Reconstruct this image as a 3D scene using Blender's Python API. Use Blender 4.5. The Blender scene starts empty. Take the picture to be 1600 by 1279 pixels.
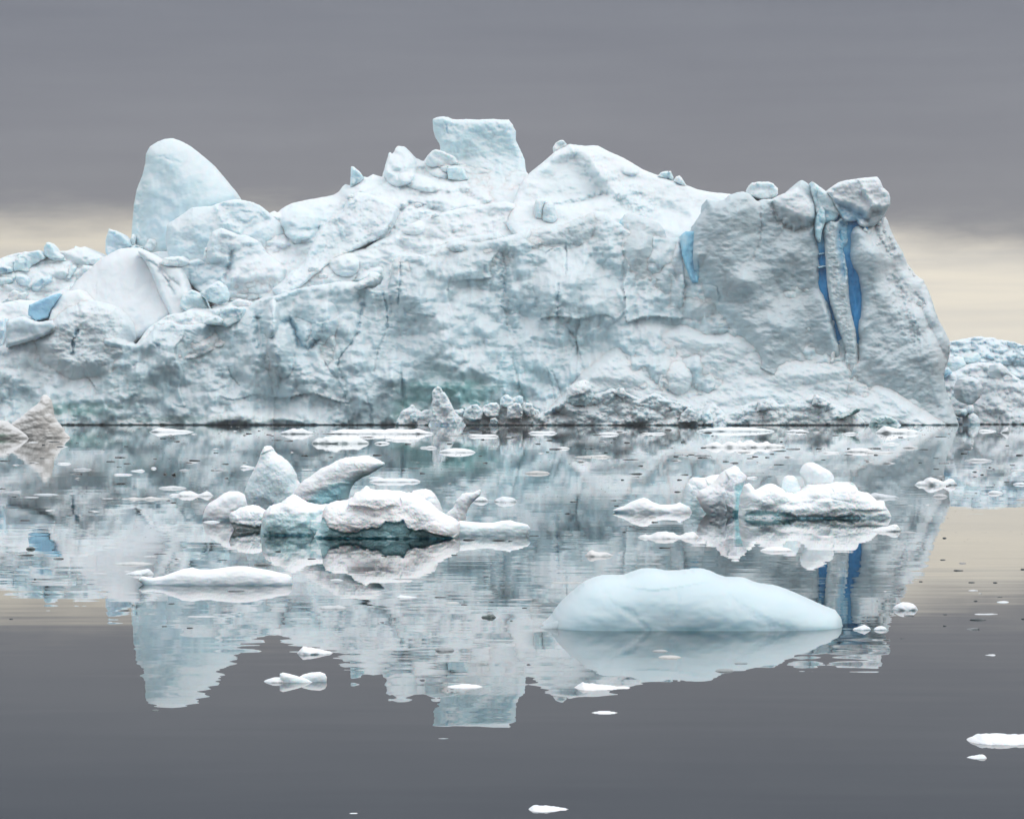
import bpy, math, random
import numpy as np

# ------------------------------------------------------------------ camera, sky, sun, exposure
F, H, HY, CX = 4800.0, 1.8, 655.0, 800.0      # focal length in photo pixels, eye height (m), horizon row, centre column
SC = bpy.context.scene
COL = SC.collection
cam_d = bpy.data.cameras.new("camera")
cam = bpy.data.objects.new("camera", cam_d)
COL.objects.link(cam)
cam.location = (0, 0, H)
cam.rotation_euler = (math.radians(90), 0, 0)
cam_d.sensor_width = 36.0
cam_d.lens = F / 1600.0 * 36.0
cam_d.shift_y = (HY - 639.5) / 1600.0
cam_d.clip_start = 0.1
cam_d.clip_end = 90000.0
SC.camera = cam
SC.view_settings.view_transform = 'Standard'
SC.view_settings.look = 'None'
SC.view_settings.gamma = 1.0
SC.view_settings.use_curve_mapping = False
SC.view_settings.exposure = 0.0
try:
    SC.cycles.max_bounces = 8
    SC.cycles.diffuse_bounces = 4
    SC.cycles.glossy_bounces = 3
    SC.cycles.transmission_bounces = 2
    SC.cycles.caustics_reflective = False
    SC.cycles.caustics_refractive = False
except Exception:
    pass

SUN_EL, SUN_AZ = 50.0, 108.0        # degrees; azimuth clockwise from straight ahead (+Y)
world = bpy.data.worlds.new("World")
SC.world = world
world.use_nodes = True
wt = world.node_tree
wt.nodes.clear()


def nd(t, typ, **kw):
    n = t.nodes.new(typ)
    for k, v in kw.items():
        if k.startswith('i_'):
            n.inputs[k[2:].replace('_', ' ')].default_value = v
        else:
            setattr(n, k, v)
    return n


def mth(t, op, a, b=None, c=None, clamp=False):
    n = t.nodes.new('ShaderNodeMath')
    n.operation = op
    n.use_clamp = clamp
    for i, v in enumerate((a, b, c)):
        if v is None:
            continue
        if isinstance(v, (int, float)):
            n.inputs[i].default_value = v
        else:
            t.links.new(v, n.inputs[i])
    return n.outputs[0]


def mrange(t, v, a, b, c=0.0, d=1.0, smooth=True):
    n = t.nodes.new('ShaderNodeMapRange')
    n.interpolation_type = 'SMOOTHSTEP' if smooth else 'LINEAR'
    t.links.new(v, n.inputs['Value'])
    for k, x in zip(('From Min', 'From Max', 'To Min', 'To Max'), (a, b, c, d)):
        n.inputs[k].default_value = x
    return n.outputs['Result']


def ramp(t, v, stops, interp='LINEAR'):
    n = t.nodes.new('ShaderNodeValToRGB')
    cr = n.color_ramp
    cr.interpolation = interp
    while len(cr.elements) < len(stops):
        cr.elements.new(0.5)
    for e, (p, c) in zip(cr.elements, stops):
        e.position = p
        e.color = (*c, 1)
    t.links.new(v, n.inputs[0])
    return n.outputs[0]


def mixc(t, f, a, b, blend='MIX'):
    n = t.nodes.new('ShaderNodeMix')
    n.data_type = 'RGBA'
    n.blend_type = blend
    for s, v in ((n.inputs[0], f), (n.inputs[6], a), (n.inputs[7], b)):
        if isinstance(v, (int, float)):
            s.default_value = v
        elif isinstance(v, tuple):
            s.default_value = (*v, 1)
        else:
            t.links.new(v, s)
    return n.outputs[2]


def mapping(t, v, scale, loc=(0, 0, 0)):
    n = t.nodes.new('ShaderNodeMapping')
    t.links.new(v, n.inputs[0])
    n.inputs['Scale'].default_value = scale
    n.inputs['Location'].default_value = loc
    return n.outputs[0]


def noise(t, v, scale, detail=4, rough=0.55, out='Fac', lac=2.0):
    n = t.nodes.new('ShaderNodeTexNoise')
    n.inputs['Scale'].default_value = scale
    n.inputs['Detail'].default_value = detail
    n.inputs['Roughness'].default_value = rough
    n.inputs['Lacunarity'].default_value = lac
    t.links.new(v, n.inputs['Vector'])
    return n.outputs[out]


def build_world():
    t = wt
    tc = nd(t, 'ShaderNodeTexCoord')
    dirv = tc.outputs['Generated']
    sp = nd(t, 'ShaderNodeSeparateXYZ')
    t.links.new(dirv, sp.inputs[0])
    z = mth(t, 'ABSOLUTE', sp.outputs[2])
    x = sp.outputs[0]
    # stratus deck: luminance rises towards the zenith as under any overcast (CIE) sky
    deck = ramp(t, mth(t, 'POWER', z, 0.5), SKY_STOPS)
    st = noise(t, mapping(t, dirv, (6, 6, 26), (0.3, 0.9, 0.2)), 1.0, 5, 0.55)
    st2 = noise(t, mapping(t, dirv, (11, 11, 150), (3, 1, 7)), 1.0, 3, 0.5)
    deck = mixc(t, 1.0, deck, ramp(t, st, [(0.3, (0.93, 0.93, 0.94)), (0.7, (1.07, 1.07, 1.06))]), 'MULTIPLY')
    deck = mixc(t, 1.0, deck, ramp(t, st2, [(0.3, (0.965, 0.965, 0.97)), (0.7, (1.035, 1.035, 1.03))]), 'MULTIPLY')
    # bright gap under the deck, all round the horizon
    edge = noise(t, mapping(t, dirv, (9, 9, 18), (0.4, 2.0, 0.3)), 1.0, 3, 0.5)
    off = mth(t, 'MULTIPLY', mth(t, 'SUBTRACT', edge, 0.5), 0.022)
    rgt = mth(t, 'MULTIPLY', mrange(t, x, 0.10, 0.22), -0.007)
    lft = mrange(t, x, -0.17, -0.04, -0.005, 0.0)
    zz = mth(t, 'ADD', mth(t, 'ADD', mth(t, 'ADD', z, off), lft), mth(t, 'MULTIPLY', rgt, -1.0))
    wisp = mth(t, 'MULTIPLY', mth(t, 'SUBTRACT', noise(t, mapping(t, dirv, (22, 22, 90), (2.2, 0.1, 0.5)), 1.0, 5, 0.6), 0.5), 0.022)
    gap = mrange(t, mth(t, 'ADD', zz, wisp), 0.050, 0.074, 1.0, 0.0)
    streak = noise(t, mapping(t, dirv, (7, 7, 120), (5.2, 1.1, 0.0)), 1.0, 4, 0.55)
    cream = ramp(t, streak, [(0.34, (0.72, 0.68, 0.61)), (0.62, (0.93, 0.855, 0.715))])
    low = mrange(t, z, 0.0, 0.05)
    cream = mixc(t, low, (0.97, 0.895, 0.74), cream)
    left = mrange(t, x, -0.16, 0.02, 0.86, 1.0)
    cl = nd(t, 'ShaderNodeCombineXYZ')
    for i in range(3):
        t.links.new(left, cl.inputs[i])
    cream = mixc(t, 1.0, cream, cl.outputs[0], 'MULTIPLY')
    col = mixc(t, gap, deck, cream)
    bg = nd(t, 'ShaderNodeBackground')
    bg.inputs['Strength'].default_value = SKY_GAIN
    t.links.new(col, bg.inputs[0])
    # a trace of the clear daylight sky behind the cloud
    sky = nd(t, 'ShaderNodeTexSky')
    sky.sky_type = 'NISHITA'
    sky.sun_disc = False
    sky.sun_elevation = math.radians(SUN_EL)
    sky.sun_rotation = math.radians(SUN_AZ)
    bs = nd(t, 'ShaderNodeBackground')
    bs.inputs['Strength'].default_value = 0.05
    t.links.new(sky.outputs[0], bs.inputs[0])
    mx = nd(t, 'ShaderNodeMixShader')
    mx.inputs[0].default_value = 0.06
    t.links.new(bg.outputs[0], mx.inputs[1])
    t.links.new(bs.outputs[0], mx.inputs[2])
    out = nd(t, 'ShaderNodeOutputWorld')
    t.links.new(mx.outputs[0], out.inputs[0])


SKY_GAIN = 1.0
#            sqrt(sin elevation), linear radiance
SKY_STOPS = [(0.24, (0.255, 0.252, 0.270)), (0.30, (0.245, 0.248, 0.277)), (0.37, (0.215, 0.225, 0.262)),
             (0.42, (0.36, 0.38, 0.42)), (0.56, (1.08, 1.11, 1.17)), (0.8, (1.25, 1.29, 1.34)), (1.0, (1.30, 1.34, 1.40))]
build_world()

sun_d = bpy.data.lights.new("sun", 'SUN')
sun_d.energy = 0.75
sun_d.angle = math.radians(50)
sun_d.color = (1.0, 0.96, 0.90)
sun = bpy.data.objects.new("sun", sun_d)
COL.objects.link(sun)
_e, _a = math.radians(SUN_EL), math.radians(SUN_AZ)
from mathutils import Vector
sun.rotation_euler = Vector((math.sin(_a) * math.cos(_e), math.cos(_a) * math.cos(_e), math.sin(_e))).to_track_quat('Z', 'Y').to_euler()


# ------------------------------------------------------------------ noise in numpy
def _h(ix, iy, seed):
    v = (ix.astype(np.int64) * 374761393 + iy.astype(np.int64) * 668265263 + seed * 1442695041) & 0xFFFFFFFF
    v = ((v ^ (v >> 13)) * 1274126177) & 0xFFFFFFFF
    v = ((v ^ (v >> 16)) * 2246822519) & 0xFFFFFFFF
    return ((v ^ (v >> 15)) & 0xFFFFFF) / float(0xFFFFFF)


def pn(x, y, seed=0):
    ix, iy = np.floor(x), np.floor(y)
    fx, fy = x - ix, y - iy
    u, v = fx * fx * fx * (fx * (fx * 6 - 15) + 10), fy * fy * fy * (fy * (fy * 6 - 15) + 10)

    def g(dx, dy):
        a = _h(ix + dx, iy + dy, seed) * 2 * np.pi
        return np.cos(a) * (fx - dx) + np.sin(a) * (fy - dy)
    return ((g(0, 0) * (1 - u) + g(1, 0) * u) * (1 - v) + (g(0, 1) * (1 - u) + g(1, 1) * u) * v) * 1.45


def fbm(x, y, o=4, seed=0, r=0.5):
    s, a, n = 0, 1.0, 0
    for i in range(o):
        s = s + a * pn(x, y, seed + i * 17)
        n += a
        a *= r
        x, y = x * 2.03 + 5.1, y * 2.03 + 1.7
    return s / n


def ridged(x, y, o=4, seed=0, r=0.55):
    s, a, n = 0, 1.0, 0
    for i in range(o):
        s = s + a * (1 - 2 * np.abs(pn(x, y, seed + i * 17)))
        n += a
        a *= r
        x, y = x * 2.03 + 5.1, y * 2.03 + 1.7
    return s / n


def lumps(x, y, seed=0, tilt=0.5, var=0.5, box=False, flat=0.0):
    """Packed boulders: the upper envelope of jittered humps (round) or bevelled blocks (box)."""
    ix, iy = np.floor(x), np.floor(y)
    best = np.full(x.shape, -9.0)
    for dy in (-1, 0, 1):
        for dx in (-1, 0, 1):
            cx, cy = ix + dx, iy + dy
            px = cx + 0.15 + 0.7 * _h(cx, cy, seed)
            py = cy + 0.15 + 0.7 * _h(cx, cy, seed + 1)
            ax, ay = x - px, y - py
            gx, gy = (_h(cx, cy, seed + 2) - 0.5) * 2 * tilt, (_h(cx, cy, seed + 3) - 0.5) * 2 * tilt
            of = (_h(cx, cy, seed + 4) - 0.5) * var
            if box:
                th = _h(cx, cy, seed + 5) * 1.57
                c, s = np.cos(th), np.sin(th)
                bx, by = np.abs(ax * c + ay * s), np.abs(-ax * s + ay * c)
                d = np.maximum(np.maximum(bx, by), (bx + by) * 0.72)
                h = of + gx * ax + gy * ay - np.maximum(d - flat, 0) * 1.4
            else:
                h = of + gx * ax + gy * ay - (ax * ax + ay * ay)
            best = np.maximum(best, h)
    return best


def tex(kind, px, py, sx, sy, seed, ang=0.0, **kw):
    if ang:
        c, s = math.cos(ang), math.sin(ang)
        px, py = px * c + py * s, -px * s + py * c
    x, y = px / sx + seed * 3.71, py / sy + seed * 1.93
    if kind == 'fbm':
        return fbm(x, y, kw.get('o', 4), seed)
    if kind == 'rid':
        return ridged(x, y, kw.get('o', 4), seed)
    if kind == 'lump':
        wx, wy = pn(x * 1.3, y * 1.3, seed + 50) * 0.25, pn(x * 1.3, y * 1.3, seed + 51) * 0.25
        return lumps(x + wx, y + wy, seed, 0.5, 0.6) + 0.3
    if kind == 'block':
        wx, wy = pn(x * 1.7, y * 1.7, seed + 50) * 0.12, pn(x * 1.7, y * 1.7, seed + 51) * 0.12
        return lumps(x + wx, y + wy, seed, 0.8, 0.7, True, 0.15) + 0.3
    if kind == 'facet':                          # broken planes: each cell its own tilt, sharp joins
        wx, wy_ = pn(x * 1.1, y * 1.1, seed + 50) * 0.3, pn(x * 1.1, y * 1.1, seed + 51) * 0.3
        return lumps(x + wx, y + wy_, seed, 1.3, 0.9, True, 0.5) + 0.2
    if kind == 'bil':
        return -np.abs(fbm(x, y, 3, seed)) * 2 + 0.5
    raise ValueError(kind)


# ------------------------------------------------------------------ polygons traced at a known distance -> solids with depth
def unproj(px, py, Y):
    return (px - CX) * Y / F, Y, H - (py - HY) * Y / F


def densify(pts, step, jag, seed):
    P = [(p[0], p[1]) for p in pts]
    fl = [(p[2] if len(p) > 2 else 'h') for p in pts]
    ox, oy, of = [], [], []
    n = len(P)
    for i in range(n):
        (x0, y0), (x1, y1) = P[i], P[(i + 1) % n]
        L = math.hypot(x1 - x0, y1 - y0)
        k = max(1, int(L / step))
        for j in range(k):
            t = j / k
            ox.append(x0 + (x1 - x0) * t)
            oy.append(y0 + (y1 - y0) * t)
            of.append(fl[i])
    ox, oy = np.array(ox), np.array(oy)
    if jag:
        nx, ny = np.roll(ox, -1) - np.roll(ox, 1), np.roll(oy, -1) - np.roll(oy, 1)
        L = np.hypot(nx, ny) + 1e-6
        a = fbm(ox / (jag * 5) + seed, oy / (jag * 5), 4, seed, 0.6) * jag
        a = np.where(np.array(of) == 'w', 0, a)
        ox, oy = ox - ny / L * a, oy + nx / L * a
    return ox, oy, of


def inside(ox, oy, gx, gy):
    """even-odd test row by row on a regular grid"""
    res = np.zeros((len(gy), len(gx)), bool)
    x1, y1 = np.roll(ox, -1), np.roll(oy, -1)
    for j, y in enumerate(gy):
        m = (oy > y) != (y1 > y)
        if not m.any():
            continue
        xs = np.sort(ox[m] + (y - oy[m]) / (y1[m] - oy[m]) * (x1[m] - ox[m]))
        res[j] = (np.searchsorted(xs, gx) % 2) == 1
    return res


def dist_to(ox, oy, x1, y1, qx, qy, want_pt=False):
    """distance from points q to segments o->1"""
    D = np.full(qx.shape, 1e9)
    bx, by = np.zeros(qx.shape), np.zeros(qx.shape)
    C = max(1, int(3e6 / max(1, len(ox))))
    dx, dy = x1 - ox, y1 - oy
    LL = dx * dx + dy * dy + 1e-9
    for s in range(0, len(qx), C):
        X, Y = qx[s:s + C, None], qy[s:s + C, None]
        t = np.clip(((X - ox) * dx + (Y - oy) * dy) / LL, 0, 1)
        cx, cy = ox + t * dx, oy + t * dy
        d = np.hypot(X - cx, Y - cy)
        k = d.argmin(1)
        r = np.arange(len(k))
        D[s:s + C] = d[r, k]
        if want_pt:
            bx[s:s + C], by[s:s + C] = cx[r, k], cy[r, k]
    return (D, bx, by) if want_pt else D


def coarse_dist(ox, oy, sel, gx, gy, stride):
    """distance to the selected boundary segments, on a coarse grid, bilinearly raised"""
    x1, y1 = np.roll(ox, -1), np.roll(oy, -1)
    cx = np.arange(gx[0], gx[-1] + stride * 2, stride)
    cy = np.arange(gy[0], gy[-1] + stride * 2, stride)
    if not sel.any():
        return np.full((len(gy), len(gx)), 1e6)
    QX, QY = np.meshgrid(cx, cy)
    D = dist_to(ox[sel], oy[sel], x1[sel], y1[sel], QX.ravel(), QY.ravel()).reshape(QX.shape)
    fx, fy = (gx - cx[0]) / stride, (gy - cy[0]) / stride
    ix, iy = np.minimum(fx.astype(int), len(cx) - 2), np.minimum(fy.astype(int), len(cy) - 2)
    tx, ty = (fx - ix)[None, :], (fy - iy)[:, None]
    a, b = D[np.ix_(iy, ix)], D[np.ix_(iy, ix + 1)]
    c, d = D[np.ix_(iy + 1, ix)], D[np.ix_(iy + 1, ix + 1)]
    return (a * (1 - tx) + b * tx) * (1 - ty) + (c * (1 - tx) + d * tx) * ty


def sstep(t):
    t = np.clip(t, 0, 1)
    return t * t * (3 - 2 * t)


def pl_dist(pts, qx, qy):
    p = np.array([(a[0], a[1]) for a in pts], float)
    return dist_to(p[:-1, 0], p[:-1, 1], p[1:, 0], p[1:, 1], qx, qy)


def poly_sd(pts, qx, qy):
    p = np.array([(a[0], a[1]) for a in pts], float)
    n = np.roll(p, -1, 0)
    d = dist_to(p[:, 0], p[:, 1], n[:, 0], n[:, 1], qx, qy)
    c = np.zeros(qx.shape, bool)
    for (x0, y0), (x1, y1) in zip(p, n):
        if y0 == y1:
            continue
        c ^= ((y0 > qy) != (y1 > qy)) & (qx < x0 + (qy - y0) / (y1 - y0) * (x1 - x0))
    return np.where(c, d, -d)


def mk_mesh(name, V, faces, ngons=(), cols=None, flat_from=None):
    """V (n,3); faces list of int arrays (k,3 or 4); ngons list of index lists"""
    me = bpy.data.meshes.new(name)
    me.vertices.add(len(V))
    me.vertices.foreach_set('co', np.ascontiguousarray(V, dtype=np.float32).ravel())
    loops, tot = [], []
    for f in faces:
        loops.append(f.ravel())
        tot.append(np.full(len(f), f.shape[1]))
    for g in ngons:
        loops.append(np.array(g))
        tot.append(np.array([len(g)]))
    loops, tot = np.concatenate(loops).astype(np.int32), np.concatenate(tot).astype(np.int32)
    me.loops.add(len(loops))
    me.loops.foreach_set('vertex_index', loops)
    me.polygons.add(len(tot))
    st = np.zeros(len(tot), np.int32)
    st[1:] = np.cumsum(tot)[:-1]
    me.polygons.foreach_set('loop_start', st)
    me.polygons.foreach_set('loop_total', tot)
    sm = np.ones(len(tot), bool)
    if flat_from is not None:
        sm[flat_from:] = False
    me.polygons.foreach_set('use_smooth', sm)
    if cols is not None:
        at = me.attributes.new('tint', 'FLOAT_COLOR', 'POINT')
        c = np.ones((len(V), 4), np.float32)
        c[:, :3] = cols
        at.data.foreach_set('color', c.ravel())
    me.update(calc_edges=True)
    me.validate()
    return me


def grid_mesh(pts, cell, jag, seed):
    ox, oy, of = densify(pts, max(cell * 1.3, 1e-3), jag, seed)
    gx = np.arange(ox.min() - 1.5 * cell, ox.max() + 2.5 * cell, cell)
    gy = np.arange(oy.min() - 1.5 * cell, oy.max() + 2.5 * cell, cell)
    ins = inside(ox, oy, gx, gy)
    # near the outline use the exact distance
    e = np.zeros_like(ins)
    e[:-1] |= ins[:-1] != ins[1:]
    e[1:] |= ins[:-1] != ins[1:]
    e[:, :-1] |= ins[:, :-1] != ins[:, 1:]
    e[:, 1:] |= ins[:, :-1] != ins[:, 1:]
    keep = ins.copy()
    GX, GY = np.meshgrid(gx, gy)
    out_e = e & ~ins
    x1, y1 = np.roll(ox, -1), np.roll(oy, -1)
    d = dist_to(ox, oy, x1, y1, GX[out_e], GY[out_e])
    k = keep[out_e]
    k[d < 0.5 * cell] = True
    keep[out_e] = k
    q = keep[:-1, :-1] & keep[1:, :-1] & keep[:-1, 1:] & keep[1:, 1:]
    idx = np.arange(ins.size).reshape(ins.shape)
    a, b, c, dd = idx[:-1, :-1][q], idx[:-1, 1:][q], idx[1:, 1:][q], idx[1:, :-1][q]
    faces = np.stack([a, dd, c, b], 1)
    used, inv = np.unique(faces.ravel(), return_inverse=True)
    faces = inv.reshape(-1, 4)
    vx, vy = GX.ravel()[used].copy(), GY.ravel()[used].copy()
    # boundary edges (directed, no twin)
    E = np.concatenate([faces[:, [0, 1]], faces[:, [1, 2]], faces[:, [2, 3]], faces[:, [3, 0]]])
    n = len(used)
    key, rk = E[:, 0] * n + E[:, 1], E[:, 1] * n + E[:, 0]
    bd = E[~np.isin(key, rk)]
    bv = np.unique(bd)
    dq, bx, by = dist_to(ox, oy, x1, y1, vx[bv], vy[bv], True)
    mv = dq < 1.3 * cell
    vx[bv[mv]], vy[bv[mv]] = bx[mv], by[mv]
    return dict(ox=ox, oy=oy, of=np.array(of), gx=gx, gy=gy, used=used, vx=vx, vy=vy, faces=faces, bd=bd, bv=bv,
                shape=ins.shape, ins=keep)


def loops_of(bd):
    nxt = {}
    for a, b in bd:
        nxt.setdefault(int(a), []).append(int(b))
    res = []
    while nxt:
        s = next(iter(nxt))
        lp, cur = [s], s
        while True:
            l = nxt.get(cur)
            if not l:
                break
            nn = l.pop()
            if not l:
                del nxt[cur]
            if nn == s:
                break
            lp.append(nn)
            cur = nn
        if len(lp) > 2:
            res.append(lp)
    return res


def apply_feats(feats, vx, vy, dep, col):
    for f in feats:
        k = f[0]
        if k in ('groove', 'ridge'):             # pts, width px, amount m, tint, tint strength
            _, pts, w, amt, tint, ts = f
            xs, ys = [p[0] for p in pts], [p[1] for p in pts]
            m = (vx > min(xs) - 3 * w) & (vx < max(xs) + 3 * w) & (vy > min(ys) - 3 * w) & (vy < max(ys) + 3 * w)
            if not m.any():
                continue
            ww = 1.2 + w * 0.7
            wob = fbm(vx[m] / 7, vy[m] / 7, 3, 77) * ww
            wob2 = fbm(vx[m] / 7 + 40, vy[m] / 7, 3, 78) * ww
            d = pl_dist(pts, vx[m] + wob, vy[m] + wob2)
            if w < 4:                            # cracks open and close along their length
                wl = w * (0.35 + 1.1 * sstep(fbm(vx[m] / 14 + 3, vy[m] / 11, 2, 79) * 1.4 + 0.5))
            else:
                wl = w
            g = np.exp(-(d / wl) ** 2)
            if w < 4 and sum(tint or (1,)) > 0.25:
                amt = amt * 0.4
                tint = tuple(a * 0.5 + b * 0.5 for a, b in zip(tint, (0.36, 0.56, 0.63))) if tint is not None else None
            dep[m] += amt * g
            d = d * (w / wl)
            if tint is not None:
                g2 = np.exp(-(d / (w * 1.05)) ** 4)[:, None] * ts
                col[m] = col[m] * (1 - g2) + np.array(tint) * g2
        elif k == 'bump':                          # x, y, rx, ry, angle, amount (m towards viewer), sharp
            _, x, y, rx, ry, an, amt, p = f
            c, s = math.cos(an), math.sin(an)
            ax, ay = (vx - x), (vy - y)
            u, v = (ax * c + ay * s) / rx, (-ax * s + ay * c) / ry
            d = np.sqrt(u * u + v * v)
            dep -= amt * (1 - sstep(d)) if p == 0 else amt * np.sqrt(np.clip(1 - d ** p, 0, 1))
        elif k == 'spot':                          # tinted zone of its own ice colour
            _, x, y, rx, ry, an, tint, ts = f
            c, s = math.cos(an), math.sin(an)
            ax, ay = (vx - x), (vy - y)
            wob = fbm(vx / (rx * 0.5), vy / (ry * 0.5), 4, int(x) % 97) * 0.7
            d = np.sqrt(((ax * c + ay * s) / rx) ** 2 + ((-ax * s + ay * c) / ry) ** 2) + wob
            g = ((1 - sstep(d)) * ts)[:, None]
            col[:] = col * (1 - g) + np.array(tint) * g
        elif k == 'area':                          # polygon: push depth by amt, tint; soft edge w px
            _, pts, w, amt, tint, ts = f
            wob = fbm(vx / (w * 4 + 4), vy / (w * 4 + 4), 3, 31) * w
            s = sstep((poly_sd(pts, vx, vy) + wob) / w * 0.5 + 0.5)
            dep += amt * s
            if tint is not None:
                g = (s * ts)[:, None]
                col[:] = col * (1 - g) + np.array(tint) * g
        elif k == 'below':                         # polyline y(x): beneath it the ice is recessed and glassy
            _, pts, w, amt, tint, ts = f
            yc = np.interp(vx, [p[0] for p in pts], [p[1] for p in pts])
            yc = yc + fbm(vx / (w * 3 + 2), vy * 0, 3, 12) * w * 1.2
            s = sstep((vy - yc) / w + 0.5)
            dep += amt * s
            if tint is not None:
                g = (s * ts)[:, None]
                col[:] = col * (1 - g) + np.array(tint) * g


def link(name, me, mat, parent=None, label=None, cat=None, group=None, kind=None):
    o = bpy.data.objects.new(name, me)
    COL.objects.link(o)
    if me is not None and mat is not None and not me.materials:
        me.materials.append(mat)
    if parent is not None:
        o.parent = parent
    for k, v in (('label', label), ('category', cat), ('group', group), ('kind', kind)):
        if v:
            o[k] = v
    return o


def empty(name, loc, label, cat, group=None):
    o = bpy.data.objects.new(name, None)
    COL.objects.link(o)
    o.location = loc
    o['label'] = label
    o['category'] = cat
    if group:
        o['group'] = group
    return o


def place(me, loc):
    """move the mesh so that it sits in its object's own space"""
    n = len(me.vertices)
    a = np.empty(n * 3, np.float32)
    me.vertices.foreach_get('co', a)
    a = a.reshape(-1, 3) - np.array(loc, np.float32)
    me.vertices.foreach_set('co', a.ravel())
    me.update()


ORIG = {}


def part(name, me, mat, parent, label=None):
    if parent is not None:
        place(me, parent.location)
    return link(name, me, mat, parent, label)


CG = 2.0                                    # grid of what already stands, for parts that grow out of it
CX0, CY0, CNX, CNY = -60.0, 150.0, 900, 280
comp_d = np.full((CNY, CNX), 1e9)
comp_c = np.zeros((CNY, CNX, 3))


def comp_reset():
    comp_d[:] = 1e9


def comp_add(g, vx, vy, dep, col):
    D = np.full(g['shape'], 1e9).ravel()
    K = np.zeros((D.size, 3))
    D[g['used']] = dep
    K[g['used']] = col
    D = D.reshape(g['shape'])
    K = K.reshape(*g['shape'], 3)
    cell = g['gx'][1] - g['gx'][0]
    i0, i1 = max(0, int((g['gx'][0] - CX0) / CG) + 1), min(CNX, int((g['gx'][-1] - CX0) / CG))
    j0, j1 = max(0, int((g['gy'][0] - CY0) / CG) + 1), min(CNY, int((g['gy'][-1] - CY0) / CG))
    if i1 <= i0 or j1 <= j0:
        return
    ii = np.clip(np.round((CX0 + np.arange(i0, i1) * CG - g['gx'][0]) / cell).astype(int), 0, g['shape'][1] - 1)
    jj = np.clip(np.round((CY0 + np.arange(j0, j1) * CG - g['gy'][0]) / cell).astype(int), 0, g['shape'][0] - 1)
    d, k = D[np.ix_(jj, ii)], K[np.ix_(jj, ii)]
    cur, cc = comp_d[j0:j1, i0:i1], comp_c[j0:j1, i0:i1]
    m = d < cur
    cur[m] = d[m]
    cc[m] = k[m]


def comp_get(vx, vy):
    fx, fy = np.clip((vx - CX0) / CG, 0, CNX - 1.01), np.clip((vy - CY0) / CG, 0, CNY - 1.01)
    ix, iy = fx.astype(int), fy.astype(int)
    tx, ty = fx - ix, fy - iy
    A = [comp_d[iy, ix], comp_d[iy, ix + 1], comp_d[iy + 1, ix], comp_d[iy + 1, ix + 1]]
    d = (A[0] * (1 - tx) + A[1] * tx) * (1 - ty) + (A[2] * (1 - tx) + A[3] * tx) * ty
    return d, comp_c[iy, ix], np.max(A, 0) < 1e8


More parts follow.
